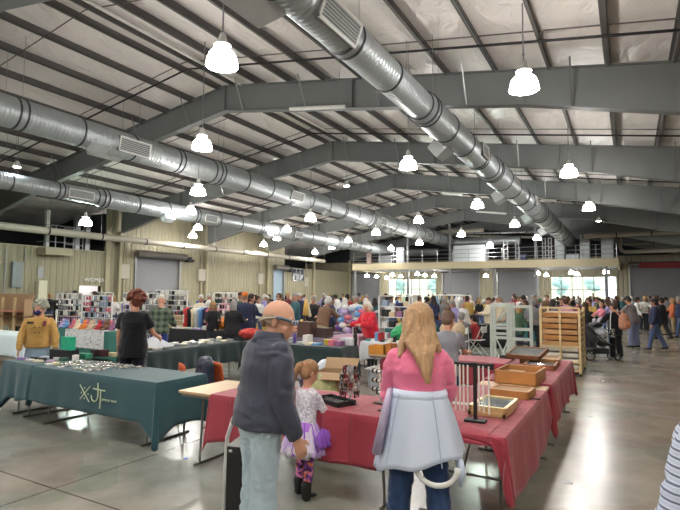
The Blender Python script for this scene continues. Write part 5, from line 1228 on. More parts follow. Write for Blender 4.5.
# storage behind the front table
def lump(name, label, cat, x, y, z, sx, sy, sz, m, seed=0, n=7):
    rr = random.Random(seed); mb = MB().ell((0, 0, sz * .5), (sx / 2, sy / 2, sz / 2), seg=16)
    k_ = 7 / n
    for i in range(n): mb.ell((rr.uniform(-.4, .4) * sx, rr.uniform(-.4, .4) * sy, sz * rr.uniform(.2, .7)), (sx * .25 * k_, sy * .28 * k_, sz * .34 * (.5 + k_ / 2)), seg=10)
    me = remesh(mb, .018, 1, name, .02, 9); me.materials.clear(); me.materials.append(m); zz = min(v.co.z for v in me.vertices)
    o = bpy.data.objects.new(name, me); o.location = (x, y, z - zz); link(o); return tag(o, label, cat)
def bin_(label, x, y, z, w, d, h, m, rot=0, name='storage_bin', cat='bin', lid=None):
    r = empty(name, label, cat, (x, y, z), R(rot))
    obj('bin_body', MB().loft([((0, 0, 0), (w * .64, 0, 0), (0, d * .64, 0)), ((0, 0, h), (w * .7, 0, 0), (0, d * .7, 0))], seg=4), m, r, bevel=.01).rotation_euler[2] = 0
    if lid: obj('bin_lid', MB().box((-w * .52, -d * .52, h), (w * .52, d * .52, h + .025)), lid, r, bevel=.008)
    return r
def crate(name, label, cat, x, y, z, w, d, h, m, rot=0, flaps=False):
    r = empty(name, label, cat, (x, y, z), R(rot)); t = .008
    obj('box_walls', MB().box((-w / 2, -d / 2, 0), (w / 2, -d / 2 + t, h)).box((-w / 2, d / 2 - t, 0), (w / 2, d / 2, h)).box((-w / 2, -d / 2, 0), (-w / 2 + t, d / 2, h)).box((w / 2 - t, -d / 2, 0), (w / 2, d / 2, h)).box((-w / 2, -d / 2, 0), (w / 2, d / 2, t)), m, r)
    if flaps:
        for vv in ([(-w / 2, -d / 2, h), (w / 2, -d / 2, h), (w / 2 + .02, -d / 2 - .14, h - .06), (-w / 2 - .02, -d / 2 - .14, h - .06)], [(-w / 2, d / 2, h), (w / 2, d / 2, h), (w / 2 + .02, d / 2 + .1, h + .12), (-w / 2, d / 2 + .1, h + .12)]):
            q_ = obj('box_flap', MB().add(vv, [(0, 1, 2, 3)]), m, r); s_ = q_.modifiers.new('t', 'SOLIDIFY'); s_.thickness = .006
    else: obj('box_content', MB().box((-w / 2 + t, -d / 2 + t, t), (w / 2 - t, d / 2 - t, h * .8)), M_lin, r)
    return r
q = G(337, 6.4); crate('cardboard_box', 'open kraft cardboard box behind the earring stand', 'box', q.x, q.y, .42, .42, .4, .42, M_card, 15, True)
crate('cardboard_box', 'closed cardboard box carrying the open kraft box', 'box', q.x, q.y, 0, .46, .44, .42, M_card, 12)
q = G(318, 6.9); crate('plastic_tote', 'grey plastic tote on the floor under the purple bundle', 'tote', q.x, q.y, 0, .5, .4, .46, mat('grey_tote', (120, 122, 130), .5), 10)
lump('clothes_bundle', 'dark purple bundle of clothes heaped behind the girl', 'clothes', q.x, q.y, .40, .48, .38, .30, mat('dark_purple_cloth', (64, 52, 76), .9, bump=.4), 1)
q = G(332, 7.6); crate('plastic_tote', 'pale tote on the floor under the clear sack', 'tote', q.x, q.y, 0, .5, .4, .55, mat('pale_tote', (176, 180, 186), .5), 5)
lump('plastic_sack', 'clear pale plastic sack sagging behind the kraft box', 'sack', q.x, q.y, .5, .48, .36, .27, mat('milky_plastic', (184, 190, 200), .3, 0, .1, 6, .3, 20), 2)
q = G(308, 7.7); crate('plastic_tote', 'white tote on the floor under the white shopping bag', 'tote', q.x, q.y, 0, .4, .35, .5, mat('white_tote', (206, 206, 204), .5), -8)
lump('shopping_bag', 'crumpled white shopping bag behind the purple bundle', 'bag', q.x, q.y, .45, .36, .3, .26, mat('white_plastic', (176, 178, 186), .4, bump=.3), 3)
q = G(317, 6.2); lump('paper_bag', 'mint and yellow paper bag slumped right of the girl', 'bag', q.x, q.y, 0, .42, .3, .80, mat('mint_yellow_paper', (176, 180, 130), .7, bump=.3), 4)

# ------------------------------------------------------------------ dark green L-shaped stall behind
folding_table('folding table under the dark green cloth, running away behind the black T-shirt', -7.96, -7.2, 6.1, 8.5)
table_cloth('dark green tablecloth full of white packets, beside the black T-shirt', -7.96, -7.2, 6.1, 8.5, M_dgreen, (.3, .38, .2, .3), amp=.05, corner=.1, freq=9, seed=5)
folding_table('folding table under the dark green cloth behind the balding man', -7.15, -4.82, 8.5, 9.22)
table_cloth('dark green tablecloth hanging long behind the little girl', -7.17, -4.8, 8.5, 9.22, M_dgreen, (.55, .55, .3, .2), amp=.04, corner=.14, freq=7, seed=6)
occ(-8.2, -4.6, 5.9, 9.4)
PK = [MB().box((-.06, -.05, 0), (.06, .05, .03)).mesh('packet', mat('white_packet', (216, 216, 210), .5)), MB().box((-.05, -.07, 0), (.05, .07, .02)).mesh('packet', GM[0]), MB().ell((0, 0, .03), (.07, .055, .03), seg=10, rings=6).mesh('packet', mat('cream_sachet', (222, 214, 190), .5))]
rr = random.Random(4)
for i in range(46):
    o = bpy.data.objects.new('white_packet', PK[i % 3]); o.location = (rr.uniform(-7.88, -7.28), rr.uniform(6.2, 8.4), .757 + .012 * (i % 4)); o.rotation_euler = (rr.uniform(-.3, .3) * 0, 0, rr.uniform(0, 3)); link(o)
    tag(o, 'white packet among many on the dark green side table', 'packet', 'white packets on the dark green side table')
pp_ = W(172, 347, .757); mb = MB().add([(-.28, -.2, 0), (.3, -.2, 0), (.3, .2, 0), (-.28, .2, 0), (0.02, 0, .2)], [(3, 2, 1, 0), (0, 1, 4), (1, 2, 4), (2, 3, 4), (3, 0, 4)])
tag(obj('paper_tent', mb, mat('grey_paper', (190, 194, 200), .6), None, loc=(-7.6, 6.55, .80)), 'grey-white tent-shaped wrapping sheet at the near end of the dark green table', 'paper')
def goods_row(prefix, items, x0, x1, y, ydep, z, groupname, where):
    r = random.Random(len(prefix) * 7 + int(x0 * 10)); n = len(items)
    for i, (rgbn, rgb, kind) in enumerate(items):
        x = x0 + (x1 - x0) * (i + .5) / n; w_ = (x1 - x0) / n * .8; yy = y + r.uniform(-.3, .3) * ydep
        if kind == 'box': mb = MB().box((-w_ / 2, -.1, 0), (w_ / 2, .1, r.uniform(.08, .2)))
        elif kind == 'flat': mb = MB().box((-w_ / 2, -.12, 0), (w_ / 2, .12, .04))
        elif kind == 'bottle': mb = MB().lathe([(.03, 0), (.035, .01), (.035, .16), (.015, .2), (.015, .23)], seg=12, cap=True)
        elif kind == 'ball': mb = MB().ell((0, 0, .08), (.075, .07, .08), seg=12).ell((0, -.01, .185), (.055, .052, .05), seg=10).ell((-.04, 0, .235), (.022, .014, .022), seg=8, rings=5).ell((.04, 0, .235), (.022, .014, .022), seg=8, rings=5).caps((-.06, -.02, .12), (-.1, -.05, .08), .022, seg=8).caps((.06, -.02, .12), (.1, -.05, .08), .022, seg=8).caps((-.04, -.05, .03), (-.055, -.11, .025), .026, seg=8).caps((.04, -.05, .03), (.055, -.11, .025), .026, seg=8)
        else: mb = MB().lathe([(.06, 0), (.08, .1), (.085, .11)], seg=14, cap=True)
        o = obj({'box': 'carton', 'flat': 'flat_pack', 'bottle': 'bottle', 'ball': 'plush_toy', 'tub': 'tub'}[kind], mb, mat('goods_' + rgbn.replace(' ', '_') + ('_far' if prefix == 'f' else ''), rgb, .6), None, smooth=kind in ('bottle', 'ball', 'tub'), loc=(x, yy, z), bevel=.004 if kind in ('box', 'flat') else 0)
        tag(o, '%s %s %s' % (rgbn, {'box': 'carton', 'flat': 'flat pack', 'bottle': 'bottle', 'ball': 'soft toy', 'tub': 'tub'}[kind], where), {'box': 'box', 'flat': 'packet', 'bottle': 'bottle', 'ball': 'toy', 'tub': 'tub'}[kind], groupname)
CL = {'white': (222, 222, 218), 'grey-blue': (150, 166, 190), 'yellow': (222, 196, 70), 'violet': (92, 70, 140), 'rose': (206, 110, 130), 'pale green': (160, 196, 150), 'brown': (120, 84, 62), 'orange': (222, 130, 50), 'silver': (184, 188, 190), 'red': (190, 44, 48), 'sky blue': (110, 160, 210), 'cream': (222, 210, 180), 'black': (28, 28, 32), 'teal': (50, 130, 130), 'lilac': (186, 166, 210), 'navy': (40, 46, 84), 'mauve': (150, 100, 140), 'beige': (196, 178, 150)}
def gl_(s): return [(a, CL[a], k) for a, k in (t.split(':') for t in s.split(','))]
goods_row('dg', gl_('red:ball,white:ball,black:box,white:tub,violet:bottle,silver:flat,white:box,cream:flat,sky blue:flat,yellow:tub,rose:box,mauve:box'), -6.7, -4.9, 8.78, .3, .757, 'goods on the dark green rear table', 'on the dark green table behind the girl')
gbox('small_box', 'white box on the dark green table beside the water bottle', 'box', 348, 345, (.3, .2, .14), (206, 210, 214))
q = G(358.5, 10.4); tag(obj('water_bottle', MB().lathe([(.035, 0), (.04, .02), (.04, .2), (.022, .24), (.022, .28)], seg=14, cap=True), M_black, None, smooth=True, loc=(q.x + .02, 9.1, .757)), 'black water bottle at the end of the dark green table', 'bottle')
# orange stacking chairs, one with a navy jacket
def shell_chair(label, x, y, rot):
    r = empty('stacking_chair', label, 'chair', (x, y, 0), R(rot), 'orange chairs')
    vs = []; N = 10; prof = [(-.22, .46), (-.1, .435), (.05, .43), (.15, .44), (.2, .5), (.225, .62), (.24, .78), (.235, .84)]
    for yy, zz in prof:
        for k in range(N + 1): t = -1 + 2 * k / N; w_ = .22 if zz < .6 else .21 - .04 * ((zz - .6) / .24) ** 2; vs.append((t * w_, yy - (.03 * t * t if zz > .5 else 0), zz + (.025 * t * t if zz < .5 else -(.03 * t ** 4 if zz > .8 else 0))))
    fs = [(i * (N + 1) + k, i * (N + 1) + k + 1, (i + 1) * (N + 1) + k + 1, (i + 1) * (N + 1) + k) for i in range(len(prof) - 1) for k in range(N)]
    o = obj('seat_shell', MB().add(vs, fs), mat('orange_plastic', (196, 88, 48), .35), r, smooth='all'); o.modifiers.new('t', 'SOLIDIFY').thickness = .008
    for sx in (-1, 1):
        for y0_, y1_ in ((-.12, -.2), (.12, .2)): obj('leg', MB().tube([(sx * .15, y0_, .43), (sx * .19, y1_, .0)], .011), M_chrome, r)
    return r
q1 = G(196, 7.15); q2 = G(231, 7.3)
shell_chair('orange plastic chair with a navy jacket over its back', q1.x + .08, q1.y - .02, 150); shell_chair('orange plastic chair half hidden by the balding man', q2.x, q2.y, 160)
q = G(207, 7.05); jm = MB().loft([((0, 0, .42), (.2, 0, 0), (0, .09, 0)), ((0, 0, .62), (.22, 0, 0), (0, .1, 0)), ((0, 0, .8), (.2, 0, 0), (0, .09, 0)), ((0, .0, .9), (.13, 0, 0), (0, .07, 0))], seg=16).caps((-.17, 0, .82), (-.2, -.05, .4), .06, .05).caps((.17, 0, .82), (.21, -.04, .38), .06, .05)
me = remesh(jm, .018, 2, 'navy_jacket', .018, 7, (1.6, 1.6, .7)); me.materials.clear(); me.materials.append(mat('navy_nylon', (34, 44, 66), .5, bump=.3)); o = bpy.data.objects.new('navy_jacket', me); o.location = (q.x, q.y, 0); o.rotation_euler[2] = R(-30); link(o); tag(o, 'navy jacket hanging over the back of an orange chair', 'jacket')
for i, (px_, dep, s_, c_, l_) in enumerate(((171, 8.6, (.4, .3, .2), (172, 206, 176), 'mint green box on the floor under the dark green table'), (190, 8.8, (.5, .35, .24), (206, 190, 168), 'beige carton on the floor under the dark green table'), (182.5, 8.4, (.12, .12, .16), (214, 216, 214), 'small white tub on the floor between mint and beige boxes'))):
    q = G(px_, dep); o = obj('floor_box', MB().box((-s_[0] / 2, -s_[1] / 2, 0), (s_[0] / 2, s_[1] / 2, s_[2])), mat('fb%d' % i, c_, .6), None, bevel=.01, loc=(q.x, q.y, 0)); tag(o, l_, 'box')
    
# pale cloth table and pegboard cabinet at the far left
def simple_stall(lab, clab, px0, px1, y, d, rgb, drop=.5, z=.75, amp=.02, m=None, cname='tablecloth'):
    x0, x1 = XY(px0, y), XY(px1, y); folding_table(lab, x0, x1, y, y + d, z)
    mm = m or mat('cloth_' + '_'.join(map(str, rgb)), rgb, .85, 0, .05, 5, .2, 20)
    table_cloth(clab, x0, x1, y, y + d, mm, (drop,) * 4, z, amp=amp, corner=.06, seed=px0 * .1); occ(x0 - .15, x1 + .15, y - .15, y + d + .15); return x0, x1
simple_stall('folding table under the pale blue-white cloth at the left edge', 'pale blue-white tablecloth at the left edge behind the tan jacket', -60, 25, 6.6, .8, (196, 212, 218), .45)
x0, x1 = simple_stall('folding table under the plush-toy runner', 'green tablecloth with a white printed runner, full of soft toys', 50, 119, 8.6, .75, (54, 110, 100), .7, amp=.04)
rn = patterned('white_printed_runner', 'voronoi', [(212, 212, 212), (200, 202, 204), (120, 110, 124), (222, 222, 220)], 38, .8, [0, .4, .82, .9])
xr = XY(108, 8.6); rnr = obj('printed_runner', MB().box((XY(68, 8.55), 8.52, .30), (xr, 8.535, .765)).box((XY(68, 8.55), 8.52, .758), (xr, 9.3, .765)), rn); tag(rnr, 'white runner printed with small dark marks over the green cloth', 'table runner')
goods_row('pl', gl_('lilac:ball,sky blue:ball,rose:ball,cream:ball,orange:ball,beige:ball,red:ball,brown:ball,mauve:ball,white:ball'), x0 + .1, x1 - .1, 8.85, .2, .765, 'soft toys on the printed runner', 'seated in front on the printed runner')
goods_row('pn', gl_('red:ball,cream:ball,sky blue:ball,rose:ball,beige:ball,violet:ball,brown:ball,white:ball,orange:ball'), x0 + .15, x1 - .15, 9.0, .1, .765, 'soft toys on the printed runner', 'in the middle row on the printed runner')
goods_row('pm', gl_('violet:ball,white:ball,brown:ball,grey-blue:ball,cream:ball,rose:ball,red:ball,beige:ball'), x0 + .1, x1 - .1, 9.15, .1, .765, 'soft toys on the printed runner', 'in the rear row on the printed runner')
cb = empty('pegboard_cabinet', 'tall tan board cabinet with pale posts at the far left', 'cabinet', (0, 0, 0)); yb = 10.2; xa, xb = XY(-30, yb), XY(25, yb)
obj('back_board', MB().box((xa, yb + .3, .5), (xb, yb + .34, 1.68)), M_card, cb); obj('side_board', MB().box((xb - .03, yb, 0), (xb, yb + .34, 1.5)), M_card, cb)
for px_ in (2.5, 14.5): x = XY(px_, yb); obj('post', MB().box((x - .05, yb, 0), (x + .05, yb + .06, 1.55)), M_pine, cb, bevel=.005)
obj('shelf', MB().box((xa, yb - .05, .85), (xb, yb + .32, .89)), M_woodd, cb); obj('shelf', MB().box((xa, yb - .02, 1.02), (xb - .4, yb + .3, 1.06)), mat('salmon_cloth', (214, 150, 130), .8), cb)
occ(xa, xb, yb - .2, yb + .6)
# merchandise racks: grid panels hung with small black and white goods
def rack(label, px0, px1, y, h, group='merchandise racks', rows=6, cols=9, cols_m=None, where='', bm=None, topstrip=False, goods=True):
    x0, x1 = XY(px0, y), XY(px1, y); r = empty('grid_rack', label, 'rack', (x0, y, 0), 0, group); w_ = x1 - x0
    fr = MB()
    fr.box((0, 0, h - .03), (w_, .04, h))
    for x in (0, w_): fr.box((x - .02, 0, 0), (x + .02, .04, h)); fr.box((x - .02, -.25, 0), (x + .02, .29, .03))
    obj('rack_frame', fr, M_white if bm is None else bm, r)
    gr = MB()
    for i in range(rows + 1): gr.cone((0, .02, h * (.12 + .88 * i / rows)), (w_, .02, h * (.12 + .88 * i / rows)), .008, seg=4)
    for k in range(int(w_ / .12)): gr.cone((.12 * k, .02, .12 * h), (.12 * k, .02, h), .004, seg=4)
    obj('wire_grid', gr, M_white if bm is None else bm, r)
    rr = random.Random(int(px0)); ms = cols_m or [M_black, mat('white_packet', (216, 216, 210), .5), mat('grey_item', (130, 132, 136), .6)]
    if goods:
        for i in range(rows):
            zz = h * (.12 + .88 * (i + 1) / rows) - .03
            if zz < .95: continue
            for k in range(cols):
                hh = h * .88 / rows * .72; ww = w_ / cols * .36
                o = bpy.data.objects.new('hanging_item', HI[rr.randrange(3)]); o.scale = (ww / .04, 1, hh / .1); o.location = (x0 + w_ * (k + .5) / cols, y - .02, zz); link(o)
                o.material_slots[0].link = 'OBJECT'; o.material_slots[0].material = rr.choice(ms)
                tag(o, 'small carded item hung on the ' + where, 'merchandise', 'items on the ' + where)
    occ(x0 - .1, x1 + .1, y - .3, y + .3)
HI = [MB().box((-.04, -.015, -.1), (.04, .015, 0)).mesh('item', M_black), MB().prism([(-.04, 0), (.04, 0), (.028, -.1), (-.028, -.1)], 'y', -.02, .02).mesh('item', M_black), MB().ell((0, 0, -.05), (.04, .02, .05), seg=8, rings=6).mesh('item', M_black)]
rack('wire rack of black and grey goods left of the restroom doorway', 57, 82, 10.3, 1.72, where='rack left of the restroom doorway', cols=10, rows=8)
rack('white rack of small goods under the first roller door, nearer', 124, 160, 11.6, 1.75, where='nearer rack under the first roller door', cols=11, rows=8)
rack('white rack of small goods under the first roller door, farther', 155, 187, 13.2, 1.85, where='farther rack under the first roller door', cols=11, rows=9)
rack('white rack between the two roller doors', 213, 238, 13.5, 1.78, where='rack between the roller doors', cols=10, rows=8)
rack('low rack beside the restroom doorway, right', 84, 112, 10.6, 1.66, where='rack beside the restroom doorway', cols=10, rows=8, cols_m=[mat('goods_rose', CL['rose'], .6), M_white, mat('goods_grey-blue', CL['grey-blue'], .6), M_black])
# jersey rail on a black table
x0, x1 = simple_stall('folding table under the black cloth with jerseys', 'black tablecloth hanging straight below the jersey rail', 170, 234, 10.4, .8, (28, 28, 34), .55)
jr = empty('garment_rail', 'low rail of team jerseys standing on the black table', 'garment rail', (XY(186, 10.7), 10.75, .757)); L = XY(212, 10.7) - XY(186, 10.7)
obj('rail_frame', MB().tube([(0, 0, 0), (0, 0, .62), (L, 0, .62), (L, 0, 0)], .015), M_white, jr)
for i, (c_, n_) in enumerate((('red', 'bright red jersey with a white number, first on the table rail'), ('black', 'black jersey on the table rail beside the red one'), ('cream', 'cream jersey in the middle of the table rail'), ('white', 'white jersey on the table rail'), ('sky blue', 'blue jersey on the table rail'), ('navy', 'navy jersey on the table rail'), ('rose', 'rose jersey last on the table rail'))):
    x = L * (i + .4) / 7; w_ = .12 if i == 0 else .05
    o = obj('jersey', MB().loft([((0, 0, 0), (w_ * .9, 0, 0), (0, .16, 0)), ((0, 0, .4), (w_ * .8, 0, 0), (0, .17, 0)), ((0, 0, .5), (w_ * .5, 0, 0), (0, .2, 0)), ((0, 0, .56), (.02, 0, 0), (0, .06, 0))], seg=12), mat('goods_' + c_, CL[c_], .7), None, smooth='all', loc=(jr.location.x + x, 10.75, .79)); tag(o, n_, 'jersey', 'jerseys on the table rail')
    if i == 0: obj('number_print', MB().box((-.012, -.175, .12), (.02, -.165, .36)), M_white, o)
goods_row('bl', gl_('white:flat,cream:flat,silver:flat,lilac:flat,white:box,beige:flat'), x0 + .1, x1 - .6, 10.52, .1, .757, 'goods on the black table', 'laid flat before the jerseys')
lump('yellow_white_toys', 'orange and white plush duck on the black table near the fur hood', 'toy', XY(222, 10.7), 10.75, .757, .3, .25, .3, mat('goods_orange', CL['orange'], .7), 9)
q = G(225, 9.75); lump('red_cloth_heap', 'heap of bright red cloth and beads at the corner of the dark green tables', 'cloth heap', -7.3, 8.95, .757, .62, .4, .22, mat('bright_red_cloth', (176, 52, 46), .8, bump=.5), 6, 18)
# middle goods: brown bins, wig stand, colourful tree, quilt
x0, x1 = simple_stall('folding table under the mauve cloth behind the dark green stall', 'mauve grey tablecloth behind the dark green stall', 283, 330, 11.2, .8, (120, 110, 128), .5)
goods_row('mid', gl_('white:ball,red:ball,pale green:ball,white:box,cream:tub'), x0 + .1, x0 + 1.1, 11.5, .2, .757, 'holiday goods on the mauve cloth', 'on the mauve cloth near the glasses')
gbox('brown_bin', 'dark brown upright bin below the yellow scarf', 'bin', 307, 337, (.36, .3, .36), (84, 60, 52), z=.757, bevel=.01); gbox('brown_bin', 'low dark brown bin right of the yellow scarf', 'bin', 321, 337, (.5, .3, .22), (70, 52, 50), z=.757, bevel=.01)
q = G(306, 13.4); q = V((XY(306, 11.78), 11.78, 0)); r = empty('scarf_stand', 'slim stand draped with yellow and tan scarves above the brown bin', 'stand', (q.x, q.y, .757))
obj('stand_post', MB().cone((0, 0, 0), (0, 0, .86), .015).cone((0, 0, 0), (0, 0, .02), .1), M_woodd, r); obj('yellow_scarf', MB().loft([((0, 0, .42), (.1, 0, 0), (0, .06, 0)), ((0.02, 0, .67), (.09, 0, 0), (0, .05, 0)), ((0, 0, .87), (.03, 0, 0), (0, .03, 0))], seg=12), mat('mustard_scarf', (206, 168, 84), .8), r, smooth='all'); obj('tan_scarf', MB().caps((.12, .02, .42), (.04, 0, .82), .05, .03), mat('tan_scarf', (190, 176, 150), .8), r, smooth='all')
x0, x1 = simple_stall('folding table under the pink cloth', 'pink tablecloth falling beside the water bottle', 333, 358, 10.9, .8, (214, 176, 196), .5)
tr = empty('baby_hat_tree', 'round rack of blue, white and lilac knitwear on the pink cloth', 'display tree', ((x0 + x1) / 2, 11.3, .757))
obj('tree_pole', MB().cone((0, 0, 0), (0, 0, .75), .02), M_white, tr)
rr = random.Random(8)
for i in range(26):
    t = i / 26; an = i * 2.4; zz = .08 + .62 * t; rad_ = .42 * (1 - .55 * t); obj('knit_item', MB().ell((math.cos(an) * rad_, math.sin(an) * rad_ * .7, zz), (.1, .08, .07), seg=10, rings=6), mat('goods_' + (k_ := ['sky blue', 'white', 'lilac', 'rose', 'violet', 'grey-blue'][i % 6]).replace(' ', '_'), CL[k_], .8), tr, smooth='all')
# goods table the red jacket leans over, with bins and an orange crate beside
x0, x1 = simple_stall('folding table of books and trinkets before the red jacket', 'white tablecloth before the red jacket', 362, 404, 10.0, .75, (206, 208, 212), .35)
goods_row('rj', gl_('teal:flat,white:flat,sky blue:box,red:box,black:flat,silver:flat,cream:flat,black:box,white:flat,navy:flat'), x0 + .05, x1 - .05, 10.2, .2, .757, 'books and trinkets before the red jacket', 'on the white table before the red jacket')
lump('green_sack', 'bright green bag at the end of the white goods table', 'bag', XY(399, 10.1), 10.35, .757, .45, .35, .34, mat('bright_green_bag', (44, 160, 100), .5), 12)
folding_table('small folding table with an orange crate left of the pink sweater', XY(367, 8.9) , XY(394, 8.9) , 8.95, 9.45, .62)
q = XY(378, 9.1); crate('orange_crate', 'orange yellow wooden crate on the small folding table', 'crate', q, 9.2, .62, .36, .3, .16, mat('orange_wood', (206, 140, 50), .5, 0, .15), 0)
q = XY(388.5, 9.1); crate('orange_crate', 'shorter orange crate with dark toys at its right end', 'crate', q, 9.2, .62, .16, .3, .20, mat('orange_wood2', (180, 110, 44), .5, 0, .15), 0)
occ(XY(365, 8.9), XY(396, 8.9), 8.8, 9.6)
for i, (px_, dep, w_, h_, c_, l_) in enumerate(((369, 11.3, .3, .34, (186, 192, 196), 'clear plastic bin on the floor, left of three under the orange crate'), (379, 11.2, .3, .4, (196, 200, 204), 'clear plastic bin on the floor, middle of three under the orange crate'), (388, 11.1, .3, .36, (178, 182, 190), 'clear plastic bin on the floor, right of three under the orange crate'))):
    q = G(px_, dep - 1.6); bin_(l_, q.x, q.y + (.35 if i != 1 else .5), 0, w_, .4, h_, mat('bin%d' % i, c_, .25, 0, .1), 0, lid=M_white)
q = G(391, 8.6); crate('wine_red_box', 'wine-red box hanging beside the pink sweater sleeve on a wooden stool', 'box', q.x, q.y, .45, .3, .3, .26, mat('wine_red', (128, 36, 52), .6), 10)
st_ = empty('wooden_stool', 'small wooden stool under the wine-red box', 'stool', (q.x, q.y, 0)); obj('seat', MB().box((-.17, -.17, .41), (.17, .17, .45)), M_wood, st_, bevel=.005)
for sx in (-1, 1):
    for sy in (-1, 1): obj('leg', MB().box((sx * .14 - .015, sy * .14 - .015, 0), (sx * .14 + .015, sy * .14 + .015, .41)), M_wood, st_)
# white shelf unit
ys = 12.9; xa, xb = XY(379, ys), XY(412, ys); h = 1.73; sh = empty('shelf_unit', 'white open shelf unit full of small goods left of the blonde hair', 'shelf unit', (xa, ys, 0)); w_ = xb - xa
for x in (0, w_ * .92, w_): obj('upright', MB().box((x - .02, 0, 0), (x + .02, .35, h)), M_white, sh)
for i in range(7): obj('shelf', MB().box((0, 0, h * i / 6 - .02 if i else .05), (w_, .35, h * i / 6 if i else .07)), M_white, sh)
rr = random.Random(21)
for i in range(2, 6):
    n_ = 4
    for k in range(n_):
        cn = rr.choice(['beige', 'navy', 'white', 'black', 'brown', 'silver', 'mauve', 'grey-blue']); ww = w_ * .9 / n_ * .75; hh = rr.uniform(.08, .2)
        o = obj('shelf_box', MB().box((-ww / 2, 0, 0), (ww / 2, .26, hh)), mat('goods_' + cn.replace(' ', '_'), CL[cn], .6), None, bevel=.004, loc=(xa + .04 + w_ * .88 * (k + .5) / n_, ys + .04, h * i / 6 + .001))
        tag(o, '%s box on the white shelf unit, %s shelf, %s' % (cn, ['', '', 'lowest visible', 'second visible', 'third visible', 'top'][i], ['left end', 'left of middle', 'right of middle', 'right end'][k]), 'box', 'boxes on the white shelf unit')
occ(xa - .2, xb + .2, ys - .2, ys + .6)
# white lattice display frames
M_lat = mat('pale_sage_paint', (186, 194, 188), .5)
def lattice(label, px0, px1, y, h, brace, rot=0):
    x0, x1 = XY(px0, y), XY(px1, y); w_ = x1 - x0; r = empty('lattice_frame', label, 'display frame', (x0, y, 0), R(rot), 'white display frames'); t = .028
    for x in (0, w_): obj('post', MB().box((x - t, -.02, 0), (x + t, .03, h)), M_lat, r)
    for z in (.12, h * .58, h * .7, h - .04): obj('crossbar', MB().box((0, -.015, z - .03), (w_, .025, z + .025)), M_lat, r)
    if brace: obj('brace', MB().tube([(0, 0, h * .05), (w_, 0, h * .55)], .018, seg=4).tube([(w_, 0, h * .05), (0, 0, h * .55)], .018, seg=4).tube([(w_ * .2, 0, h * .75), (w_ * .8, 0, h * .93)], .014, seg=4), M_lat, r)
    for s_ in (0, w_): obj('foot', MB().box((s_ - .02, -.2, 0), (s_ + .02, .25, .05)), M_white, r)
    occ(x0 - .1, x1 + .1, y - .2, y + .3)
lattice('white wooden display frame with an X brace, left of three', 491, 507.5, 10.6, 1.6, True); lattice('wide white wooden display frame, middle of three', 510.5, 530.5, 10.45, 1.6, False); lattice('white wooden display frame standing just behind the other two', 494, 513, 11.5, 1.62, True)
# pallet rack of wooden cases by the aisle
yk = 12.5; xa, xb = XY(540, yk), XY(578.5, yk); w_ = xb - xa; rk = empty('wooden_rack', 'pale wooden rack stacked with shallow wooden cases beside the aisle', 'rack', (xa, yk, 0), R(0)); dk = 1.25; h = 1.5
for x in (0, w_):
    for y in (0, dk): obj('post', MB().box((x - .025, y - .025, .06), (x + .025, y + .025, h)), M_pine, rk)
obj('middle_post', MB().box((w_ * .48, -.03, .06), (w_ * .48 + .045, .015, h)), M_pine, rk)
for z in (.1, .28, .62, h - .02): obj('rail', MB().box((0, -.035, z), (w_, -.01, z + .04)), M_pine, rk)
for k in range(12): z = .1 + .115 * k; obj('side_slat', MB().box((w_ - .01, 0, z), (w_ + .02, dk, z + .05)), M_pine, rk)
obj('caster', MB().cone((w_ - .02, .05, .04), (w_ + .02, .05, .04), .04), M_black, rk); obj('caster', MB().cone((0, .05, .04), (.04, .05, .04), .04), M_black, rk); obj('caster', MB().cone((w_ - .02, dk - .05, .04), (w_ + .02, dk - .05, .04), .04), M_black, rk)
occ(xa - .3, xb + .3, yk - .3, yk + 1.6)
pos_n = ['lowest', 'second from the bottom', 'third from the bottom', 'fourth from the bottom', 'fifth from the bottom', 'sixth from the bottom', 'seventh from the bottom', 'eighth from the bottom', 'ninth from the bottom', 'topmost']
for i in range(10):
    z = .14 + .128 * i; soft = i < 4
    if soft:
        mb = MB().loft([((w_ / 2, .6, 0), (w_ * .62, 0, 0), (0, .75, 0)), ((w_ / 2 + .01, .6, .05), (w_ * .66, 0, 0), (0, .8, 0)), ((w_ / 2, .6, .1), (w_ * .6, 0, 0), (0, .72, 0))], seg=4)
        mb.v = [V((w_ / 2 + (v.x - w_ / 2) * .7071 - (v.y - .6) * .7071 * .0, v.y, v.z)) for v in mb.v]
        o = obj('folded_pad', MB().box((.03, .02, 0), (w_ - .03, 1.2, .1)), mat('off_white_pad', (206, 202, 190), .8, 0, .06, 3, .5, 6), None, bevel=.035, loc=(xa, yk, z)); tag(o, 'off-white folded pad in the wooden rack, %s' % pos_n[i], 'pad', 'pads in the wooden rack')
    else:
        o = obj('shallow_case', MB().box((.03, .02, 0), (w_ - .04, 1.2, .098)).box((.06, .0, .03), (.1, .02, .05)).box((w_ * .7, .0, .03), (w_ * .7 + .04, .02, .05)), M_wood if i % 2 else mat('tan_wood', (190, 144, 96), .5, 0, .2, 6), None, bevel=.004, loc=(xa + rr.uniform(-.01, .01), yk, z)); tag(o, 'shallow wooden case in the wooden rack, %s' % pos_n[i], 'case', 'cases in the wooden rack')
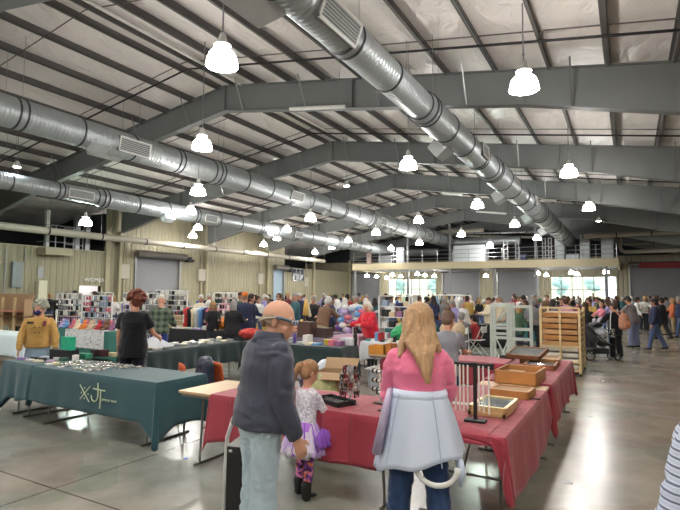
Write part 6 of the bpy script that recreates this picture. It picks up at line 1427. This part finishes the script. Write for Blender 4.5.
# stroller
q = G(597, 14.3); sr = empty('baby_stroller', 'black baby stroller beside the wooden rack', 'stroller', (q.x, q.y, 0), R(-60))
fr = MB()
for sx in (-1, 1): fr.tube([(sx * .24, -.45, 1.0), (sx * .24, -.2, .75), (sx * .23, .15, .45), (sx * .2, .42, .12)], .016); fr.tube([(sx * .24, -.1, .62), (sx * .26, -.38, .14)], .016)
fr.tube([(-.24, -.45, 1.0), (-.1, -.49, 1.03), (.1, -.49, 1.03), (.24, -.45, 1.0)], .02)
obj('stroller_frame', fr, M_black, sr, smooth=True)
obj('seat', MB().loft([((0, .3, .42), (.18, 0, 0), (0, .05, .03)), ((0, .1, .42), (.2, 0, 0), (0, .05, .06)), ((0, -.1, .55), (.2, 0, 0), (0, .06, .05)), ((0, -.28, .85), (.19, 0, 0), (0, .05, .03))], seg=14), mat('black_canvas', (34, 34, 38), .8), sr, smooth='all')
obj('canopy', MB().loft([((0, -.3, .9), (.2, 0, 0), (0, .04, .05)), ((0, -.15, 1.0), (.22, 0, 0), (0, .1, .05)), ((0, .02, .95), (.2, 0, 0), (0, .04, .08))], seg=14), mat('black_canvas', (34, 34, 38), .8), sr, smooth='all')
obj('basket', MB().box((-.2, -.3, .18), (.2, .2, .32)), mat('black_canvas', (34, 34, 38), .8), sr, bevel=.03)
for (x, y, rad_) in ((-.28, -.38, .15), (.28, -.38, .15), (-.2, .42, .1), (.2, .42, .1)):
    wh = obj('wheel', MB().tube([(x, y + (rad_ - .02) * math.cos(t * PI / 8), rad_ + (rad_ - .02) * math.sin(t * PI / 8)) for t in range(17)], .02, seg=8), M_black, sr, smooth=True)
    sp = MB().cone((x - .02, y, rad_), (x + .02, y, rad_), .03)
    for t in range(3): a = t * PI / 3; sp.cone((x, y + (rad_ - .03) * math.cos(a), rad_ + (rad_ - .03) * math.sin(a)), (x, y - (rad_ - .03) * math.cos(a), rad_ - (rad_ - .03) * math.sin(a)), .008, seg=5)
    obj('wheel_hub', sp, M_steel, wh)
lump('grey_blanket', 'pale grey blanket heaped in the black stroller', 'blanket', q.x - .05, q.y, .58, .42, .42, .26, mat('pale_grey_fleece', (176, 178, 186), .9), 15)
occ(q.x - .6, q.x + .6, q.y - .6, q.y + .6); occ(.0, 3.2, 12.8, 14.3) if False else None
# seated pair on white folding chairs before a black-clothed table
def fchair(label, x, y, rot):
    r = empty('folding_chair', label, 'chair', (x, y, 0), R(rot), 'white folding chairs')
    obj('seat', MB().box((-.2, -.2, .43), (.2, .2, .46)), M_white, r, bevel=.01); obj('backrest', MB().box((-.2, -.25, .66), (.2, -.22, .84)), M_white, r, bevel=.01)
    for sx in (-1, 1): obj('leg', MB().tube([(sx * .21, -.24, .86), (sx * .21, -.05, .44), (sx * .21, .24, 0)], .012), M_white, r); obj('leg', MB().tube([(sx * .2, .12, .43), (sx * .2, -.26, 0)], .012), M_white, r)
    return r
SEAT = dict(drop=.42, legL=(82, 6, 82), legR=(82, 6, 82), lean=8, armL=(45, 10, 45, 12), armR=(45, 10, 45, 12))
cs = crowd_mesh('figure', hair='pony', female=True, H=1.6, **SEAT); cs2 = crowd_mesh('figure', hair='short', H=1.68, **SEAT)
for i, (px_, dep, rel, me, cc, lab) in enumerate(((476, 15.2, -55, cs, ('red', 'dark', 'dark trousers'), 'person in red top sitting sideways on a white folding chair'), (461, 14.8, 20, cs2, ('grey', 'grey', 'blue jeans'), 'person in grey top sitting on a white folding chair, back turned'))):
    q = G(px_, dep); fchair('white folding chair under the person in %s' % cc[0], q.x, q.y, 29.5 - rel)
    o = bpy.data.objects.new('person', me); link(o); a = R(29.5 - rel); o.location = (q.x, q.y, -.0); o.rotation_euler[2] = a
    for k, m_ in enumerate((M_skin, pm('hair', cc[1], HAIRC[cc[1]]), pm('top', cc[0], TOPC[cc[0]]), pm('bottom', cc[2], BOTC[cc[2]]), M_black)): o.material_slots[k].link = 'OBJECT'; o.material_slots[k].material = m_
    tag(o, lab, 'person'); occ(q.x - .5, q.x + .5, q.y - .5, q.y + .5)
simple_stall('folding table under the black cloth behind the seated pair', 'black tablecloth reaching the floor behind the seated pair', 455, 500, 17.6, .8, (22, 22, 26), .72)
q = G(452, 12.4); r = fchair('white folding chair under the beige blanket', q.x, q.y, 20); lump('beige_blanket', 'beige blanket draped over a chair behind the hair bun', 'blanket', q.x, q.y - .05, .47, .55, .5, .55, mat('beige_blanket', (186, 168, 140), .9, bump=.4), 17)
occ(q.x - .4, q.x + .4, q.y - .4, q.y + .4)
# dark folding wagon beside the balding man
M_wtube = mat('white_tube', (206, 208, 208), .35)
q = G(243, 3.5); hc = empty('folding_cart', 'black-sided folding cart with a white tube handle beside the balding man', 'cart', (q.x + .02, q.y, 0), R(29.5 - 20))
hh = .985
obj('tube_handle', MB().tube([(-.13, 0, 0.02), (-.125, 0, .6), (-.115, 0, .82), (-.07, 0, .95), (0, 0, hh), (.09, 0, .93), (.14, 0, .84)], .0145, seg=10), M_wtube, hc, smooth='all')
obj('black_panel', MB().box((-.11, -.012, 0.03), (.16, .012, .76)), M_black, hc, bevel=.004)
obj('white_top_flap', MB().prism([(-.11, .765), (.02, .865), (.16, .88), (.16, .765)], 'y', -.01, .01), M_wtube, hc)
for x, z in ((-.08, .735), (.0, .60), (0.0, .42), (.0, .24)): obj('stud', MB().box((x - .01, -.02, z - .006), (x + .012, -.01, z + .008)) if z > .7 else MB().ell((x + .02, -.014, z), (.007, .004, .007), seg=8), M_white, hc)
obj('base_plate', MB().box((-.13, -.02, 0), (.2, .22, .03)), M_black, hc)
# litter on the floor
for i, (a, b_, s_, c_, l_) in enumerate(((568, 483, .045, (226, 226, 230), 'square white paper scrap with blue print on the aisle floor'), (591, 416.5, .04, (220, 216, 210), 'torn white paper scrap farther up the aisle'), (186, 458.5, .03, (50, 80, 170), 'small blue scrap on the floor before the teal table'), (540, 371, .04, (214, 214, 210), 'white scrap on the aisle floor beside the rack'), (603, 381, .035, (206, 206, 206), 'small white scrap on the aisle floor before the stroller'))):
    q = W(a, b_, 0); o = obj('paper_scrap', MB().add([(-s_, -s_ * .7, .002), (s_, -s_ * .5, .002), (s_ * .8, s_ * .7, .003), (-s_ * .9, s_ * .6, .006), (-s_, -s_ * .7, 0), (s_, -s_ * .5, 0), (s_ * .8, s_ * .7, 0.001), (-s_ * .9, s_ * .6, 0.004)], [(0, 1, 2, 3), (7, 6, 5, 4), (0, 4, 5, 1), (1, 5, 6, 2), (2, 6, 7, 3), (3, 7, 4, 0)]), mat('scrap%d' % i, c_, .7), None, loc=(q.x, q.y, 0)); o.rotation_euler[2] = i; tag(o, l_, 'paper')

def mute(c, t=.45):
    g = sum(c) / 3; return tuple(int(v * (1 - t) + g * t) for v in c)
# ------------------------------------------------------------------ rows of far stalls
rf = random.Random(31)
CLN = {'navy': (36, 44, 78), 'white': (210, 210, 208), 'teal': (40, 104, 104), 'plum': (86, 50, 82), 'tan': (176, 150, 112), 'black': (26, 26, 30), 'rose': (170, 120, 128), 'leaf green': (76, 102, 78), 'brick red': (122, 62, 56), 'sky blue': (130, 150, 172), 'grey': (120, 120, 122), 'yellow': (204, 176, 88)}
rows = [(12.6, 'nearest row of far stalls'), (15.8, 'second row of far stalls'), (19.2, 'third row of far stalls'), (22.8, 'fourth row of far stalls'), (27.0, 'fifth row of far stalls'), (31.5, 'row short of the mezzanine'), (37.0, 'row right before the mezzanine')]
cn_all = list(CLN)
for ri, (y, rn_) in enumerate(rows):
    cns = cn_all[:]; rf.shuffle(cns); k = 0
    x = -24.5 + rf.uniform(0, 1)
    while x < -3.6 and k < 9:
        px_ = None
        x1_ = x + 1.83
        if free(x + .9, y + .4, 1.0) and not (-17 < x < -9 and y < 14 and False):
            c_ = cns[k % 12]; k += 1
            folding_table('folding table under the %s cloth, %s' % (c_, rn_), x, x1_, y, y + .76, group='far folding tables')
            table_cloth('%s tablecloth, %s' % (c_, rn_), x, x1_, y, y + .76, mat('far_cloth_' + c_.replace(' ', '_'), CLN[c_], .85, 0, .05, 5), (.6,) * 4, amp=.02, corner=.05, group='cloths on the far stalls')
            OCC.append((x, x1_, y - .1, y + .86))
            ks = list(CL); rf.shuffle(ks); kinds = ['box', 'flat', 'ball', 'tub', 'box', 'bottle']
            goods_row('f', [(ks[j], mute(CL[ks[j]], .3), rf.choice(kinds)) for j in range(4 if y > 25 else 6)], x + .05, x1_ - .05, y + .38, .25, .757, 'goods on the far stalls', 'on the %s cloth, %s' % (c_, rn_))
            if rf.random() < .14 and y > 14:
                rack_y = y + .95; r = empty('backdrop_rack', 'tall %s panel rack behind the %s cloth, %s' % (rf.choice(['white']), c_, rn_), 'rack', (x, rack_y, 0), 0, 'panel racks of the far stalls')
                obj('rack_frame', MB().box((0, 0, 0), (.04, .04, 1.75)).box((1.79, 0, 0), (1.83, .04, 1.75)).box((0, 0, 1.7), (1.83, .04, 1.75)).box((0, 0, 1.2), (1.83, .03, 1.23)), M_white, r)
                for j in range(7): kk = ks[(j + 7) % len(ks)]; obj('hanging_garment', MB().loft([((.18 + .24 * j, .02, .85), (.1, 0, 0), (0, .03, 0)), ((.18 + .24 * j, .02, 1.45), (.1, 0, 0), (0, .035, 0)), ((.18 + .24 * j, .02, 1.68), (.03, 0, 0), (0, .02, 0))], seg=8), mat('garment_' + kk.replace(' ', '_'), mute(CL[kk]), .8), r, smooth='all')
                OCC.append((x, x1_, rack_y - .1, rack_y + .15))
        x = x1_ + rf.uniform(.5, 1.6)
# notable figures picked out in the photograph
def fig(px_, dep, rel, kind, top, hr, bot, place, sc=1.0):
    q = G(px_, dep); o = figure(q.x, q.y, R(29.5 - rel), kind, top, hr, bot, place, sc=sc); OCC.append((q.x - .25, q.x + .25, q.y - .25, q.y + .25)); return o
fig(654, 16.6, -60, 1, 'navy', 'dark', 'blue jeans', 'by the right roller door, nearest', 1.0)
fig(661, 20.5, -40, 1, 'black', 'dark', 'dark trousers', 'behind the navy figure at the right')
fig(672, 24.0, -70, 3, 'orange', 'blond', 'khaki trousers', 'walking in at the right edge', 1.04)
fig(679, 21.5, -80, 1, 'navy', 'grey', 'blue jeans', 'cut by the right edge of the picture')
fig(585, 15.6, 40, 3, 'black', 'brown', 'dark trousers', 'beside the stroller', .98); fig(589, 17.0, -130, 0, 'mustard', 'brown', 'dark trousers', 'beyond the stroller')
fig(577, 18.0, 30, 5, 'maroon', 'grey', 'dark trousers', 'behind the wooden rack'); fig(567, 19.5, 150, 0, 'olive', 'brown', 'blue jeans', 'behind the wooden rack, facing out'); fig(551, 18.5, 60, 2, 'grey', 'dark', 'dark trousers', 'over the left post of the wooden rack')
fig(645, 27, -100, 3, 'red', 'brown', 'dark trousers', 'below the dark red banner'); fig(636, 24, 120, 0, 'white', 'dark', 'dark trousers', 'between the bowed man and the navy figure'); fig(665, 32, -60, 4, 'red', 'grey', 'dark trousers', 'far back before the right roller door')
fig(245, 14.5, -20, 7, 'navy', 'orange', 'dark trousers', 'just past the balding man', 1.05); fig(234, 13.2, 10, 3, 'black', 'grey', 'dark trousers', 'just left of the balding man', .98); fig(213.5, 13.9, 170, 2, 'black', 'blond', 'dark trousers', 'right of the jersey rail', .95)
fig(322, 13.8, 40, 5, 'brown', 'white', 'khaki trousers', 'stooping over the brown bins', 1.02); fig(331, 15.5, 80, 1, 'navy', 'dark', 'dark trousers', 'right of the brown bins'); fig(298, 24, 30, 0, 'navy', 'brown', 'dark trousers', 'before the far left roller door'); fig(314, 16.5, 200, 0, 'black', 'grey', 'dark trousers', 'behind the scarf stand')
fig(434, 20, 0, 2, 'navy', 'dark', 'dark trousers', 'right of the blonde hair', 1.05); fig(452, 16.6, 190, 2, 'lavender', 'grey', 'blue jeans', 'left of a pair above the seated pair', 1.0); fig(462, 17, 160, 3, 'white', 'grey', 'blue jeans', 'right of a pair above the seated pair', .98); fig(467, 22, 10, 0, 'mustard', 'dark', 'dark trousers', 'yellow-shirted among the far crowd')
fig(533, 15.5, 20, 0, 'grey', 'grey', 'dark trousers', 'seen through the white lattice frame', .98); fig(519, 15.0, 90, 3, 'green', 'blond', 'dark trousers', 'bending beyond the lattice frame', .92); fig(497, 23, 30, 4, 'pink', 'white', 'khaki trousers', 'above the lattice frame'); fig(526, 24, 30, 0, 'pink', 'white', 'blue jeans', 'above the wide lattice frame')
fig(20, 19, 190, 3, 'pink', 'brown', 'dark trousers', 'left of the curly grey hair', .96); fig(59, 21, 60, 7, 'black', 'dark', 'dark trousers', 'right of the curly grey hair'); fig(66, 22, 150, 0, 'white', 'dark', 'dark trousers', 'beside the rack left of the restroom door', 1.02)
fig(96, 23, 30, 0, 'black', 'dark', 'dark trousers', 'against the restroom doorway'); fig(114, 21, 160, 2, 'white', 'blond', 'blue jeans', 'left of the auburn hair'); fig(126, 20.5, 100, 3, 'lavender', 'grey', 'dark trousers', 'behind the auburn hair'); fig(201, 17.5, 160, 0, 'cream', 'white', 'khaki trousers', 'over the jersey rail'); fig(408, 17.5, 30, 1, 'navy', 'dark', 'dark trousers', 'right of the white shelf unit')
fig(418, 22, 10, 0, 'white', 'brown', 'dark trousers', 'over the blonde hair, left'); fig(427, 24, 200, 5, 'black', 'dark', 'blue jeans', 'over the blonde hair, right')
fig(344, 16.5, 20, 2, 'lavender', 'white', 'blue jeans', 'above the knitwear tree'); fig(356, 17.5, -20, 4, 'white', 'grey', 'dark trousers', 'beside the knitwear tree'); fig(366, 19, 60, 3, 'pink', 'white', 'dark trousers', 'above the red jacket'); fig(391, 21, 150, 0, 'brown', 'dark', 'dark trousers', 'above the white shelf unit')
# the rest of the crowd, filling the aisles
zones = [(205, 300, 15, 36, 'near the left wall'), (300, 350, 17, 42, 'left of the mezzanine corner'), (350, 440, 17, 46, 'before the left entrance glass'), (440, 500, 19, 46, 'before the grey roller doors'), (500, 550, 19, 46, 'past the lattice frames'), (550, 620, 17, 46, 'before the right entrance glass'), (620, 682, 22, 48, 'before the right roller door'), (18, 130, 20, 25, 'near the restroom wall'), (130, 205, 21, 25, 'under the first roller door')]
counts = [26, 18, 34, 26, 18, 28, 18, 7, 6]
TOPW = ['navy', 'navy', 'black', 'black', 'black', 'grey', 'grey', 'white', 'white', 'maroon', 'brown', 'olive', 'blue', 'cream', 'lavender', 'teal', 'red', 'pink', 'mustard', 'green']
rc = random.Random(77); dn_ = [('near', 0, .33), ('midway back', .33, .66), ('far back', .66, 1)]
for (p0, p1, d0, d1, zn), cnt in zip(zones, counts):
    made = 0; tries = 0
    while made < cnt and tries < 600:
        tries += 1; t = rc.random(); dep = d0 + (d1 - d0) * t ** 1.2; px_ = rc.uniform(p0, p1); q = G(px_, dep)
        if not free(q.x, q.y, .3) or q.x < WL + 1 or q.y > YB - 1: continue
        fr_ = (dep - d0) / (d1 - d0); w_ = [n for n, a, b in dn_ if a <= fr_ <= b][0]
        o = figure(q.x, q.y, rc.uniform(0, 6.28), rc.randrange(8), rc.choice(TOPW), rc.choice(['dark', 'dark', 'brown', 'brown', 'grey', 'white', 'blond']), rc.choice(list(BOTC)), '%s, %s' % (zn, w_), sc=rc.uniform(.95, 1.06))
        if o: made += 1; OCC.append((q.x - .22, q.x + .22, q.y - .22, q.y + .22))
bpy.data.scenes.remove(TMP)
# ------------------------------------------------------------------ world and view
w = bpy.data.worlds.new('daylight'); bpy.context.scene.world = w; w.use_nodes = True
w.node_tree.nodes['Background'].inputs[0].default_value = (0.80, 0.93, 1.0, 1); w.node_tree.nodes['Background'].inputs[1].default_value = 3.2
vs = bpy.context.scene.view_settings
vs.view_transform = 'Standard'; vs.look = 'None'; vs.gamma = 1; vs.use_curve_mapping = False; vs.exposure = 0.66
